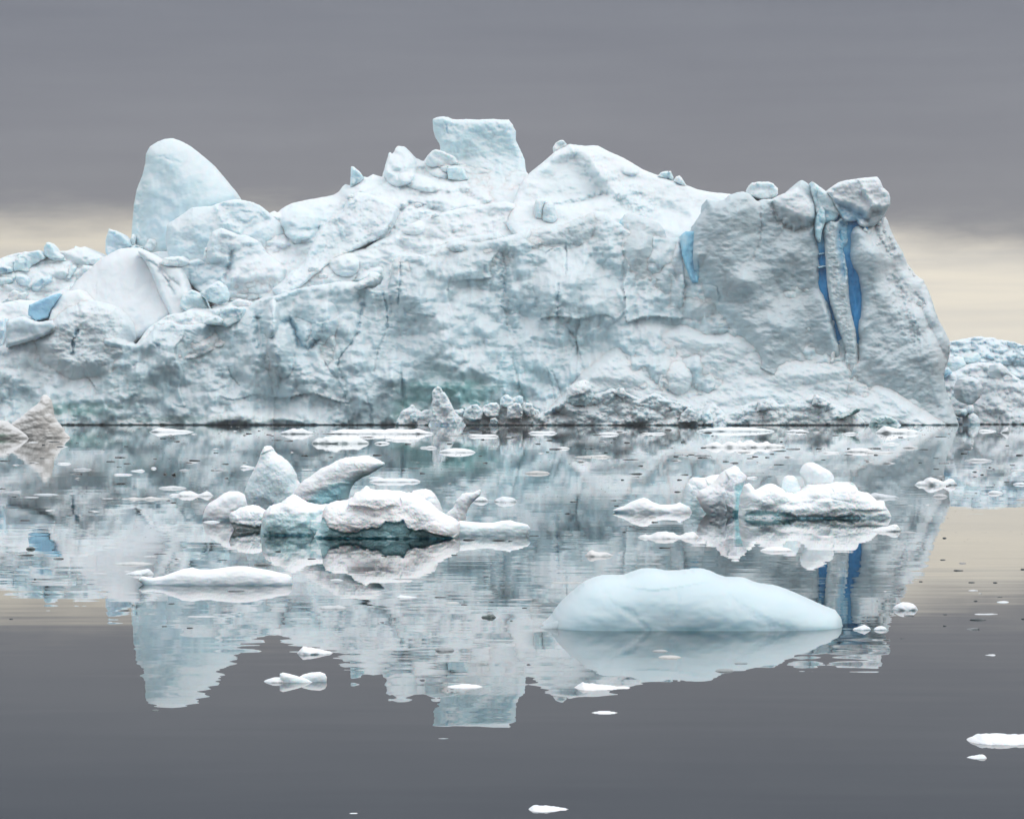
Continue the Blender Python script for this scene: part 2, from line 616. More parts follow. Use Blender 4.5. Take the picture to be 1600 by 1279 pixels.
def relief(name, pts, Y, lean=0.05, cell=1.5, rh=6, ah=4, rs=30, as_=8, nz=(), feats=(), tint=(0.8, 0.84, 0.87),
           tv=0.05, jag=1.2, seed=1, back=25, xref=None, xt=0.0, yref=None, curve=0.0, notch=None):
    """A body of ice: outline pts (photo px) standing at distance Y; its face leans back by `lean` m per px of height."""
    g = grid_mesh(pts, cell, jag, seed)
    hard, soft = g['of'] == 'h', g['of'] == 's'
    st = max(cell * 3, 3)
    dh = coarse_dist(g['ox'], g['oy'], hard, g['gx'], g['gy'], st).ravel()[g['used']]
    ds = coarse_dist(g['ox'], g['oy'], soft, g['gx'], g['gy'], st).ravel()[g['used']]
    isb = np.zeros(len(g['vx']), bool)
    isb[g['bv']] = True
    dh = np.where(isb & (dh < cell * 2.5), 0, dh)
    vx, vy = g['vx'], g['vy']
    yb = yref if yref is not None else max(p[1] for p in pts)
    xr = xref if xref is not None else (min(p[0] for p in pts) + max(p[0] for p in pts)) / 2
    hgt = yb - vy
    dep = Y + lean * hgt + curve * hgt * hgt * 0.001 + xt * (vx - xr)
    t = np.clip(dh / rh, 0, 1)
    dep = dep + ah * (1 - np.sqrt(np.clip(1 - (1 - t) ** 2, 0, 1)))
    n0 = 0
    for q in nz:
        kind, sx, sy, amp = q[:4]
        kw = q[4] if len(q) > 4 else {}
        val = tex(kind, vx, vy, sx, sy, seed + n0 * 7 + kw.get('sd', 0), kw.get('ang', 0.0))
        if 'mask' in kw:
            ms, lo, hi = kw['mask']
            val = val * sstep((fbm(vx / ms + 9.7, vy / ms + seed, 3, seed + 60) - lo) / (hi - lo))
        dep = dep - amp * val
        n0 += 1
    col = np.tile(np.array(tint, float), (len(vx), 1))
    if tv:
        w1 = fbm(vx / 60, vy / 38 + seed, 4, seed + 90)[:, None]
        w2 = fbm(vx / 16 + 3, vy / 7, 3, seed + 91)[:, None]
        col = col * (1 + tv * np.array((1.5, 0.7, 0.4)) * (w1 * 1.3 + w2 * 0.6))
    apply_feats(feats, vx, vy, dep, col)
    if soft.any():                              # grow out of whatever stands behind
        bd_, bc_, ok = comp_get(vx, vy)
        w = 1 - sstep(ds / rs)
        far = w * as_
        dep = np.where(ok, dep * (1 - w) + (bd_ + 0.7) * w, dep + far)
        wc = (np.where(ok, w, 0) ** 0.8)[:, None]
        col = col * (1 - wc) + bc_ * wc
    comp_add(g, vx, vy, dep, col)
    col = col * np.array((0.885, 0.915, 0.92))
    if notch:                                   # wave-cut notch: wet, dark ice at the waterline
        yn, hn, an = notch
        yy = yn - hn * (0.5 + 0.9 * np.clip(fbm(vx / 13, vy * 0, 4, 5) + 0.3, 0, 1.2))
        s = sstep((vy - yy) / 0.8)
        dep = dep + an * s
        col = col * (1 - s[:, None]) + np.array((0.16, 0.25, 0.26)) * s[:, None]
    X, Yv, Z = unproj(vx, vy, dep)
    V = np.stack([X, Yv, Z], 1)
    nv = len(V)
    lp = loops_of(g['bd'])
    bidx = {}
    bl = []
    for l in lp:
        for v in l:
            if v not in bidx:
                bidx[v] = nv + len(bl)
                bl.append(v)
    bl = np.array(bl)
    bX, bY, bZ = unproj(vx[bl], vy[bl], dep[bl] + back)
    V = np.concatenate([V, np.stack([X[bl], bY, Z[bl]], 1)])
    sk = []
    ng = []
    for l in lp:
        m = len(l)
        for i in range(m):
            u, v = l[i], l[(i + 1) % m]
            sk.append((v, u, bidx[u], bidx[v]))
        ng.append([bidx[v] for v in l])
    col = np.concatenate([col, col[bl]])
    return mk_mesh(name, V, [g['faces'], np.array(sk)], ng, np.clip(col, 0.01, 0.97), flat_from=len(g['faces']))


def poisson(ins, it=None):
    u = np.zeros(ins.shape)
    it = it or int(min(900, 1.2 * min(ins.shape) ** 2 + 60))
    for _ in range(it):
        u[1:-1, 1:-1] = 0.25 * (u[:-2, 1:-1] + u[2:, 1:-1] + u[1:-1, :-2] + u[1:-1, 2:] + 1.0)
        u[~ins] = 0
    return u


def floe_mesh(name, pts, yw, thick, cell=1.0, nz=(), feats=(), tint=(0.85, 0.88, 0.9), jag=0.6, seed=1, tv=0.03,
              wet=None, Yoff=0.0, power=0.5, lean=0.0, bank=1.0):
    """Floating ice: outline pts (photo px), front waterline at row yw, thick = half depth in px. Closed, rounded, both sides shaped."""
    Yw = H * F / (yw - HY)
    T = thick * Yw / F
    Yc = Yw + T * 0.9 + Yoff
    g = grid_mesh(pts, cell, jag, seed)
    ins = np.zeros(g['shape'], bool).ravel()
    ins[g['used']] = True
    ins = ins.reshape(g['shape'])
    # erode by one so that outline vertices are at zero
    er = ins.copy()
    er[1:-1, 1:-1] = ins[1:-1, 1:-1] & ins[:-2, 1:-1] & ins[2:, 1:-1] & ins[1:-1, :-2] & ins[1:-1, 2:]
    u = poisson(er).ravel()[g['used']]
    isb = np.zeros(len(g['vx']), bool)
    isb[g['bv']] = True
    u[isb] = 0
    u = (u / max(u.max(), 1e-6)) ** power
    vx, vy = g['vx'], g['vy']
    m2p = F / Yc
    fn = -lean * (yw - vy) / m2p
    bn = np.zeros(len(vx))
    fade = sstep(u * 3.0)
    for i, q in enumerate(nz):
        kind, sx, sy, amp = q[:4]
        kw = q[4] if len(q) > 4 else {}
        fn = fn + amp / m2p * tex(kind, vx, vy, sx, sy, seed + i * 7, kw.get('ang', 0.0))
        bn = bn + amp / m2p * tex(kind, vx, vy, sx, sy, seed + i * 7 + 300, kw.get('ang', 0.0))
    col = np.tile(np.array(tint, float), (len(vx), 1))
    if tv:
        w1 = fbm(vx / 30, vy / 20 + seed, 4, seed + 90)[:, None]
        col = col * (1 + tv * np.array((1.5, 0.7, 0.4)) * w1 * 1.6)
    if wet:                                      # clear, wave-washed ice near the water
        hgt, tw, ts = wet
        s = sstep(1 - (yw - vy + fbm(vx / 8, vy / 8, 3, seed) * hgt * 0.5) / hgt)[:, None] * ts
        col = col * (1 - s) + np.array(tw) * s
    dz = np.zeros(len(vx))
    apply_feats(feats, vx, vy, dz, col)
    df = -(T * u) - fn * fade + dz / m2p * fade
    db = (T * u * bank) + bn * fade
    X, Yv, Z = unproj(vx, vy, Yc)
    fV = np.stack([X, Yc + df, Z], 1)
    n = len(fV)
    inner = np.where(~isb)[0]
    bmap = np.arange(n)
    bmap[inner] = n + np.arange(len(inner))
    bV = np.stack([X[inner], (Yc + np.maximum(db, df + 1e-4))[inner], Z[inner]], 1)
    V = np.concatenate([fV, bV])
    bf = bmap[g['faces']][:, ::-1]
    # drop back faces whose every corner is on the outline (they would coincide with the front)
    ok = ~np.all(isb[g['faces']], axis=1)
    col = np.concatenate([col, col[inner]])
    me = mk_mesh(name, V, [g['faces'], bf[ok]], (), np.clip(col, 0.01, 0.97))
    me['yc'] = float(Yc)
    return me


def chunk_mesh(seed, sub=2, sx=1.0, sy=1.0, sz=1.0, rough=0.35, tint=(0.8, 0.84, 0.87), blocky=0.0):
    """A loose lump of ice: a sphere cut by random planes and roughened."""
    import bmesh
    bm = bmesh.new()
    bmesh.ops.create_icosphere(bm, subdivisions=sub, radius=1.0)
    rng = np.random.RandomState(seed)
    pl = [(v / np.linalg.norm(v), rng.uniform(0.45, 0.85)) for v in rng.normal(size=(9, 3))]
    co = np.array([v.co[:] for v in bm.verts])
    for nrm, d in pl:
        s = co @ nrm
        co -= np.maximum(s - d, 0)[:, None] * nrm * 0.92
    w = fbm(co[:, 0] * 1.9 + seed, co[:, 1] * 1.9 + co[:, 2] * 2.3, 3, seed)
    co *= (1 + rough * w)[:, None]
    co *= np.array((sx, sy, sz))
    for v, c in zip(bm.verts, co):
        v.co = c
    me = bpy.data.meshes.new('ice_chunk')
    bm.to_mesh(me)
    bm.free()
    at = me.attributes.new('tint', 'FLOAT_COLOR', 'POINT')
    c = np.ones((len(co), 4), np.float32)
    c[:, :3] = np.array(tint) * (1 + 0.06 * w[:, None])
    at.data.foreach_set('color', c.ravel())
    me.polygons.foreach_set('use_smooth', np.ones(len(me.polygons), bool))
    return me


# ------------------------------------------------------------------ materials
def ice_material(name, snow=0.6, snow_col=(0.755, 0.79, 0.81), sss=0.0, sss_r=0.1, rough=0.7, bumps=(), spec=0.25, mott=0.06, msc=0.5):
    m = bpy.data.materials.new(name)
    m.use_nodes = True
    t = m.node_tree
    t.nodes.clear()
    out = nd(t, 'ShaderNodeOutputMaterial')
    b = nd(t, 'ShaderNodeBsdfPrincipled')
    t.links.new(b.outputs[0], out.inputs[0])
    at = nd(t, 'ShaderNodeAttribute')
    at.attribute_name = 'tint'
    geo = nd(t, 'ShaderNodeNewGeometry')
    sp = nd(t, 'ShaderNodeSeparateXYZ')
    t.links.new(geo.outputs['Normal'], sp.inputs[0])
    pos = geo.outputs['Position']
    col = at.outputs['Color']
    # granular mottling of the firn
    nf = noise(t, pos, msc, 5, 0.6)
    col = mixc(t, 1.0, col, ramp(t, nf, [(0.3, (1 - mott * 1.4, 1 - mott, 1 - mott * 0.8)), (0.7, (1 + mott, 1 + mott * 0.8, 1 + mott * 0.7))]), 'MULTIPLY')
    # settled snow and weathered crust on faces that look up
    up = mrange(t, mth(t, 'ADD', sp.outputs[2], mth(t, 'MULTIPLY', mth(t, 'SUBTRACT', nf, 0.5), 0.5)), 0.18, 0.75)
    col = mixc(t, mth(t, 'MULTIPLY', up, snow), col, snow_col)
    t.links.new(col, b.inputs['Base Color'])
    b.inputs['Roughness'].default_value = rough
    b.inputs['Specular IOR Level'].default_value = spec
    if sss:
        b.inputs['Subsurface Weight'].default_value = sss
        b.inputs['Subsurface Radius'].default_value = (0.35, 0.8, 1.0)
        b.inputs['Subsurface Scale'].default_value = sss_r
    prev = None
    for sc, det, dist, st, sq in bumps:
        v = mapping(t, pos, (sc, sc, sc * sq))
        bp = nd(t, 'ShaderNodeBump')
        bp.inputs['Strength'].default_value = st
        bp.inputs['Distance'].default_value = dist
        t.links.new(noise(t, v, 1.0, det, 0.6), bp.inputs['Height'])
        if prev is not None:
            t.links.new(prev, bp.inputs['Normal'])
        prev = bp.outputs[0]
    if prev is not None:
        t.links.new(prev, b.inputs['Normal'])
    return m


M_BERG = ice_material('glacier_ice', 0.6, rough=0.8, spec=0.12, sss=0.6, sss_r=2.4, bumps=((0.5, 5, 1.0, 0.11, 1.6), (2.0, 3, 0.3, 0.12, 2.0)), msc=0.25, mott=0.045)
M_CLIFF = ice_material('cliff_ice', 0.38, rough=0.85, spec=0.1, sss=0.6, sss_r=2.4, bumps=((0.5, 5, 1.0, 0.14, 1.6), (2.0, 3, 0.3, 0.12, 2.0)), msc=0.25, mott=0.05)
M_SMOOTH = ice_material('smooth_glacier_ice', 0.65, rough=0.7, spec=0.2, sss=0.6, sss_r=3.0, bumps=((0.3, 5, 0.8, 0.2, 1.8),), msc=0.12, mott=0.03)
M_BLUE = ice_material('blue_ice', 0.05, (0.4, 0.65, 0.8), rough=0.5, spec=0.2, sss=0.5, sss_r=2.5, bumps=((0.4, 4, 0.8, 0.15, 0.5),), msc=0.2, mott=0.05)
M_FLOE = ice_material('floe_ice', 0.85, (0.90, 0.91, 0.92), sss=0.6, sss_r=0.07, rough=0.55, spec=0.3, bumps=((7, 5, 0.03, 0.4, 1.3), (30, 3, 0.008, 0.3, 1.0)), msc=6, mott=0.03)
M_FLOEFAR = ice_material('distant_floe_ice', 0.5, (0.86, 0.87, 0.88), rough=0.6, spec=0.3, bumps=((2.5, 4, 0.12, 0.4, 1.2),), msc=2, mott=0.05)
M_SMALL = ice_material('small_floe_ice', 0.5, (0.78, 0.80, 0.82), sss=0.4, sss_r=0.04, rough=0.55, spec=0.3, bumps=((9, 5, 0.03, 0.5, 1.3),), msc=6, mott=0.06)
M_GREYICE = ice_material('grey_floe_ice', 0.12, rough=0.45, spec=0.45, bumps=((7, 4, 0.03, 0.35, 1.2),), msc=5, mott=0.1)
M_MOUND = ice_material('washed_ice', 0.35, (0.66, 0.735, 0.765), sss=0.7, sss_r=0.3, rough=0.4, spec=0.4, bumps=((5, 3, 0.012, 0.12, 1.0),), msc=2.5, mott=0.02)
M_CLEAR = ice_material('clear_wet_ice', 0.0, rough=0.22, spec=0.6, bumps=((14, 3, 0.01, 0.4, 1.0),), msc=9, mott=0.15)


def sp_y(t, pos):
    n = nd(t, 'ShaderNodeSeparateXYZ')
    t.links.new(pos, n.inputs[0])
    return n.outputs[1]


def water_material():
    m = bpy.data.materials.new('calm_water')
    m.use_nodes = True
    t = m.node_tree
    t.nodes.clear()
    out = nd(t, 'ShaderNodeOutputMaterial')
    b = nd(t, 'ShaderNodeBsdfPrincipled')
    t.links.new(b.outputs[0], out.inputs[0])
    b.inputs['Base Color'].default_value = (0.004, 0.013, 0.017, 1)
    b.inputs['Roughness'].default_value = 0.0
    b.inputs['IOR'].default_value = WATER_IOR
    geo = nd(t, 'ShaderNodeNewGeometry')
    pos = geo.outputs['Position']
    # long-crested ripples written straight into the normal (slopes of about one in a thousand)
    n1 = noise(t, mapping(t, pos, (0.7, 2.8, 1)), 1.0, 1.5, 0.5, 'Color')
    n2 = noise(t, mapping(t, pos, (0.05, 0.45, 1), (7, 3, 0)), 1.0, 1, 0.5, 'Color')
    patch = mrange(t, noise(t, mapping(t, pos, (0.035, 0.05, 1), (1, 8, 0)), 1.0, 3, 0.5), 0.38, 0.62, 0.6, 1.15)

    def slope(n, amp):
        v = nd(t, 'ShaderNodeVectorMath')
        v.operation = 'SUBTRACT'
        t.links.new(n, v.inputs[0])
        v.inputs[1].default_value = (0.5, 0.5, 0.5)
        w = nd(t, 'ShaderNodeVectorMath')
        w.operation = 'MULTIPLY'
        t.links.new(v.outputs[0], w.inputs[0])
        w.inputs[1].default_value = (amp * 0.06, amp, 0)
        return w.outputs[0]
    near = mrange(t, sp_y(t, pos), 26, 60, 1.7, 0.8)
    patch = mth(t, 'MULTIPLY', patch, near)
    s1 = slope(n1, 0.0052)
    sc = nd(t, 'ShaderNodeVectorMath')
    sc.operation = 'SCALE'
    t.links.new(s1, sc.inputs[0])
    t.links.new(patch, sc.inputs['Scale'])
    a = nd(t, 'ShaderNodeVectorMath')
    a.operation = 'ADD'
    t.links.new(sc.outputs[0], a.inputs[0])
    t.links.new(slope(n2, 0.0016), a.inputs[1])
    a2 = nd(t, 'ShaderNodeVectorMath')
    a2.operation = 'ADD'
    t.links.new(a.outputs[0], a2.inputs[0])
    a2.inputs[1].default_value = (0, 0, 1)
    nm = nd(t, 'ShaderNodeVectorMath')
    nm.operation = 'NORMALIZE'
    t.links.new(a2.outputs[0], nm.inputs[0])
    t.links.new(nm.outputs[0], b.inputs['Normal'])
    return m


WATER_IOR = 1.345
M_WATER = water_material()


def build_water():
    # one sheet from behind the camera to the horizon
    xs = [-20000, -3000, -400, 0, 400, 3000, 20000]
    ys = [-3000, -100, 0, 100, 1000, 6000, 40000]
    V = np.array([(x, y, 0.0) for y in ys for x in xs])
    n = len(xs)
    fc = np.array([(j * n + i, j * n + i + 1, (j + 1) * n + i + 1, (j + 1) * n + i) for j in range(len(ys) - 1) for i in range(n - 1)])
    me = mk_mesh('water', V, [fc])
    link('water', me, M_WATER, kind='structure')


build_water()

# ------------------------------------------------------------------ the great iceberg (960 m away, about 95 m tall)
SNOW, WHITE, CLIFF, PALE, BLUE, DEEP, AQUA, TEAL = ((0.84, 0.87, 0.89), (0.765, 0.825, 0.85), (0.575, 0.70, 0.745),
    (0.665, 0.805, 0.85), (0.30, 0.60, 0.80), (0.025, 0.20, 0.42), (0.40, 0.66, 0.69), (0.27, 0.50, 0.49))
Y0 = 960.0
berg = empty('iceberg', (0, Y0, 0), 'giant white iceberg with a flat topped tower, a tall peak and deep blue crevices', 'iceberg')


def bp(name, pts, dY, mat=None, label=None, **kw):
    if 'nz' not in kw:
        kw['nz'] = NZ_SNOW
    me = relief(name, pts, Y0 + dY, **kw)
    return part(name, me, mat or M_BERG, berg, label)


NZ_SNOW = [('fbm', 70, 45, 4.5), ('lump', 26, 17, 1.6, dict(mask=(60, -0.1, 0.35))), ('fbm', 12, 8, 0.6), ('rid', 6, 3.5, 0.16)]
NZ_SMOOTH = [('fbm', 60, 60, 2.6), ('fbm', 18, 14, 0.4)]
NZ_ROUGH = [('fbm', 90, 70, 4.5), ('lump', 34, 24, 2.2), ('block', 16, 11, 1.1), ('rid', 8, 4.6, 0.4), ('fbm', 3.2, 2.2, 0.2)]
NZ_FACE = [('fbm', 80, 90, 5.0), ('block', 60, 50, 2.5), ('lump', 44, 50, 1.7, dict(mask=(90, -0.25, 0.3))), ('rid', 26, 15, 0.6), ('fbm', 9, 5, 0.3), ('rid', 5, 2.8, 0.16)]
NZ_CHUNKY = [('fbm', 60, 50, 4), ('block', 24, 17, 4.0), ('lump', 13, 9, 1.6), ('rid', 5, 3.4, 0.4)]

# --- far back: tall rounded peak on the left
bp('ice_peak', [(205, 372), (207, 345), (209, 320), (214, 295), (222, 275), (227, 255), (228, 240), (234, 229), (247, 221), (258, 217), (270, 216), (284, 221), (297, 228), (310, 238), (322, 248), (335, 263), (348, 279), (358, 291), (365, 302), (369, 314), (385, 380), (330, 430), (212, 430)],
   112, M_SMOOTH, 'tall rounded peak of pale blue ice', cell=1.4, lean=0.05, rh=70, ah=15, jag=0.8, tint=PALE, seed=3, back=32, xref=290, xt=0.06,
   nz=[('fbm', 60, 90, 3.0), ('fbm', 22, 16, 0.5)],
   feats=[('bump', 350, 300, 62, 90, 0.3, 4, 0), ('groove', [(222, 290), (216, 330), (222, 372)], 5, 1.6, None, 0),
          ('spot', 262, 330, 46, 70, 0.1, (0.62, 0.77, 0.85), 0.8), ('spot', 262, 246, 22, 10, 0.2, (0.56, 0.74, 0.82), 0.55),
          ('groove', [(250, 244), (268, 251), (282, 254)], 2.5, 0.9, None, 0)])
# snow behind on the far left crest
bp('snow_slope', [(-30, 408), (0, 404), (12, 399), (25, 396), (40, 393), (60, 395), (90, 392), (103, 392), (115, 388), (118, 384), (124, 387), (132, 385), (140, 388), (150, 394), (162, 399), (172, 402), (200, 400), (235, 395), (320, 380), (330, 520), (200, 560), (-30, 570)],
   62, M_BERG, 'snowy crest on the far left', cell=1.6, lean=0.26, rh=8, ah=5, jag=1.4, tint=WHITE, seed=7, back=40,
   nz=[('fbm', 60, 40, 6), ('block', 38, 20, 4.2), ('lump', 17, 9, 1.6), ('rid', 6, 3.5, 0.35)],
   feats=[('groove', [(-5, 432), (20, 444), (35, 460), (50, 452)], 3.5, 3, (0.5, 0.71, 0.82), 0.5), ('groove', [(22, 410), (24, 432), (34, 446)], 2.2, 2.6, (0.5, 0.71, 0.82), 0.6),
          ('groove', [(100, 420), (118, 412), (140, 414), (152, 420)], 2, 2.2, None, 0), ('spot', 60, 440, 22, 10, 0, (0.62, 0.77, 0.85), 0.7)])


def block(pts, dY, seed, tint=PALE, name='ice_block', lean=0.03, rh=4, ah=2.5, back=12, nz=None, label=None, cell=1.2, feats=(), mat=None, jag=1.2, **kw):
    if dY > 0 and not kw.pop('fix', False):                                  # blocks stand in the snow where their foot meets it
        yl = max(p[1] for p in pts)
        xl = sum(p[0] for p in pts if p[1] > yl - 6) / max(1, sum(1 for p in pts if p[1] > yl - 6))
        d, _, ok = comp_get(np.array([xl]), np.array([yl - 1.0]))
        if ok[0]:
            dY = float(d[0]) - Y0 + 0.5
    return bp(name, pts, dY, mat or M_SMOOTH, label, cell=cell, lean=lean, rh=rh, ah=ah, jag=jag, tint=tint, seed=seed, back=back,
              nz=nz or [('fbm', 30, 24, 1.8), ('facet', 18, 15, 1.8), ('rid', 7, 4, 0.25)], feats=feats, **kw)


block([(21, 425), (23, 405), (28, 399), (40, 395), (60, 390), (65, 394), (70, 402), (62, 408), (50, 416), (45, 426), (30, 424)], 54, 21)
block([(68, 399), (69, 385), (72, 379), (77, 378), (82, 383), (88, 392), (100, 400), (104, 408), (85, 409)], 56, 22)
block([(-20, 424), (-5, 416), (5, 413), (18, 418), (20, 424), (8, 428), (-20, 432)], 50, 23, (0.62, 0.76, 0.83))
block([(-20, 440), (0, 432), (20, 434), (21, 440), (14, 446), (-20, 448)], 44, 24)
block([(24, 430), (35, 428), (45, 434), (46, 450), (34, 448), (25, 440)], 46, 25, (0.62, 0.76, 0.83))
block([(47, 446), (60, 434), (78, 430), (80, 438), (70, 446), (60, 456), (48, 458)], 42, 26, (0.58, 0.74, 0.82))
block([(104, 436), (107, 420), (114, 414), (120, 415), (118, 426), (110, 436)], 44, 27, (0.60, 0.74, 0.80))
block([(115, 438), (130, 414), (155, 416), (150, 428), (132, 441)], 41, 28, WHITE)
block([(165, 396), (165, 375), (170, 357), (180, 360), (192, 365), (202, 376), (205, 384), (195, 388), (186, 392), (172, 404)], 78, 29, (0.62, 0.76, 0.83))
block([(192, 396), (194, 384), (212, 382), (225, 386), (228, 400)], 70, 30)
block([(202, 382), (206, 366), (210, 366), (211, 385)], 76, 31, WHITE)
block([(224, 388), (232, 372), (246, 372), (262, 366), (266, 378), (250, 392), (230, 394)], 66, 32, WHITE, nz=NZ_ROUGH[1:], mat=M_BERG)
# hump behind, with dark cracks
bp('ice_hump', [(262, 395), (258, 375), (261, 355), (262, 350), (280, 338), (300, 324), (330, 322), (345, 316), (368, 311), (382, 313), (395, 316), (408, 322), (421, 333), (450, 360), (440, 440), (330, 470), (268, 440)],
   70, M_SMOOTH, 'rounded blue grey hump', cell=1.5, lean=0.07, rh=34, ah=9, jag=0.9, tint=(0.64, 0.765, 0.815), seed=9, back=30, xt=0.05,
   nz=[('fbm', 50, 50, 3), ('lump', 22, 15, 1.2, dict(mask=(50, -0.1, 0.3))), ('rid', 8, 3.5, 0.4)],
   feats=[('ridge', [(338, 320), (352, 342), (375, 358)], 6, -1.8, None, 0), ('area', [(340, 320), (400, 318), (420, 345), (380, 365), (352, 345)], 5, 2.5, None, 0),
          ('groove', [(375, 330), (395, 332), (408, 338)], 3, 2, None, 0), ('groove', [(366, 343), (385, 348), (398, 340)], 3, 2, None, 0)])
bp('rough_ridge', [(322, 410), (324, 380), (332, 362), (345, 356), (358, 360), (370, 366), (385, 368), (402, 375), (412, 392), (430, 405), (445, 420), (440, 470), (330, 470), (290, 440), (252, 420), (262, 405), (285, 400), (295, 408), (310, 404)],
   48, M_BERG, None, cell=1.4, lean=0.11, rh=10, ah=5, jag=1.6, tint=(0.70, 0.785, 0.825), seed=11, back=30, nz=NZ_ROUGH,
   feats=[('area', [(290, 412), (345, 405), (365, 420), (350, 445), (318, 452), (295, 450)], 6, 4, (0.56, 0.71, 0.78), 0.7), ('groove', [(362, 395), (360, 415), (352, 435)], 4, 3, (0.52, 0.68, 0.76), 0.6),
          ('spot', 395, 385, 16, 18, 0, (0.6, 0.74, 0.79), 0.6), ('area', [(360, 420), (400, 400), (440, 410), (440, 440), (350, 440)], 8, -3, SNOW, 0.8)])
# central snow mass with the spires of the crest
bp('snow_slope', [(395, 352), (410, 340), (421, 333), (428, 329), (434, 332), (440, 326), (455, 318), (475, 313), (500, 309), (520, 305), (528, 301), (534, 293), (540, 288), (546, 289), (552, 288), (568, 276), (575, 277), (583, 272), (592, 275), (597, 276), (603, 255), (607, 240), (610, 237), (613, 241), (618, 232), (621, 228), (633, 229), (640, 236), (650, 247), (662, 252), (668, 243), (680, 233), (692, 236), (708, 244), (716, 254), (740, 256), (780, 262), (822, 268), (850, 300), (870, 360), (700, 420), (620, 460), (520, 500), (380, 520), (330, 480), (370, 440)],
   30, M_BERG, 'broad snow slope under the flat topped tower', cell=1.6, lean=0.30, curve=0.25, rh=9, ah=5, jag=1.3, tint=WHITE, seed=13, back=40, xref=600, xt=-0.02,
   nz=[('fbm', 80, 50, 9.0), ('fbm', 34, 20, 3.2), ('lump', 20, 11, 2.2, dict(mask=(55, -0.05, 0.3))), ('rid', 12, 6, 0.5), ('rid', 6, 3.4, 0.16)],
   feats=[('area', [(442, 340), (455, 325), (500, 318), (515, 330), (512, 360), (490, 378), (462, 380), (446, 368)], 7, -5, PALE, 0.8),
          ('bump', 468, 350, 30, 26, 0, 7, 2), ('groove', [(440, 330), (438, 352), (446, 370), (462, 381), (488, 378)], 2.5, 4, None, 0),
          ('bump', 625, 262, 26, 30, 0.2, 9, 2), ('area', [(605, 242), (632, 232), (650, 255), (640, 270), (608, 272)], 4, 2, (0.64, 0.765, 0.80), 0.6),
          ('bump', 655, 285, 34, 12, 0.3, 5, 2), ('bump', 690, 262, 26, 16, 0.2, 5, 2), ('groove', [(665, 255), (690, 262), (712, 276)], 3, 3, (0.64, 0.78, 0.82), 0.6),
          ('bump', 560, 300, 50, 22, -0.5, 6, 0), ('bump', 770, 340, 50, 20, -0.2, 7, 0), ('groove', [(720, 300), (760, 318), (800, 322)], 5, 3, None, 0),
          ('groove', [(560, 340), (600, 345), (640, 320), (690, 330)], 5, 3, None, 0), ('spot', 655, 315, 14, 8, 0, PALE, 0.6),
          ('spot', 720, 268, 18, 14, 0.6, (0.62, 0.77, 0.82), 0.6), ('area', [(400, 388), (450, 382), (485, 388), (470, 420), (440, 445), (400, 440)], 10, 2, SNOW, 0.9)])
for i, (pts, d, tn) in enumerate([
        ([(547, 292), (548, 268), (549, 260), (553, 261), (562, 268), (568, 276), (560, 288), (550, 294)], 66, (0.66, 0.79, 0.84)),
        ([(664, 256), (668, 243), (675, 236), (681, 233), (694, 237), (712, 246), (716, 254), (700, 262), (675, 262)], 60, WHITE),
        ([(700, 280), (698, 262), (710, 258), (724, 262), (732, 280), (720, 284)], 52, PALE),
        ([(688, 268), (688, 260), (697, 258), (703, 268), (695, 272)], 48, WHITE)]):
    block(pts, d, 40 + i, tn)
# flat topped tower
bp('ice_tower', [(677, 204), (676, 186), (684, 183), (692, 182), (700, 183), (707, 186), (716, 187), (730, 186), (748, 187), (770, 186), (783, 187), (795, 187), (801, 195), (806, 205), (806, 219), (810, 228), (816, 240), (820, 250), (821, 262), (826, 280), (850, 345), (735, 345), (722, 300), (716, 276), (704, 262), (690, 250), (688, 238), (687, 224), (683, 213)],
   122, M_SMOOTH, 'flat topped tower of pale ice', cell=1.3, lean=0.03, rh=9, ah=5, jag=0.9, tint=PALE, seed=5, back=26,
   nz=[('fbm', 45, 40, 3.2), ('fbm', 16, 9, 1.0, dict(ang=0.4)), ('rid', 8, 4, 0.2)],
   feats=[('groove', [(697, 196), (698, 203), (700, 208)], 1.2, 1.4, BLUE, 0.8), ('groove', [(776, 192), (780, 200)], 1.1, 0.9, (0.45, 0.68, 0.8), 0.6),
          ('spot', 745, 208, 40, 13, 0, (0.62, 0.80, 0.86), 0.6), ('bump', 790, 350, 190, 112, 0, 34, 0), ('spot', 780, 310, 60, 34, 0, WHITE, 0.8)])
# middle ridge with a steep blue face
bp('ice_ridge', [(424, 452), (440, 440), (455, 425), (475, 412), (482, 395), (492, 372), (505, 352), (518, 340), (524, 338), (535, 330), (545, 308), (558, 300), (575, 302), (600, 312), (622, 325), (615, 345), (600, 365), (590, 375), (560, 388), (540, 398), (520, 410), (480, 440), (440, 470)],
   34, M_BERG, 'slanting ridge with a bluish face', cell=1.5, lean=0.27, rh=8, ah=5, rs=20, as_=8, jag=1.2, tint=(0.73, 0.81, 0.85), seed=17, back=30,
   nz=[('fbm', 50, 40, 4.5), ('lump', 22, 15, 1.6, dict(mask=(50, -0.1, 0.3))), ('rid', 9, 5, 0.6), ('rid', 4, 2.6, 0.25)],
   feats=[('area', [(480, 408), (492, 378), (510, 348), (530, 345), (545, 370), (540, 392), (510, 412), (470, 425)], 12, 5, PALE, 0.6), ('ridge', [(524, 338), (532, 355), (538, 368)], 3, -2.5, None, 0),
          ('spot', 556, 322, 14, 8, 0.1, (0.55, 0.72, 0.78), 0.7), ('ridge', [(545, 308), (548, 318), (556, 312)], 4, -2, None, 0)])
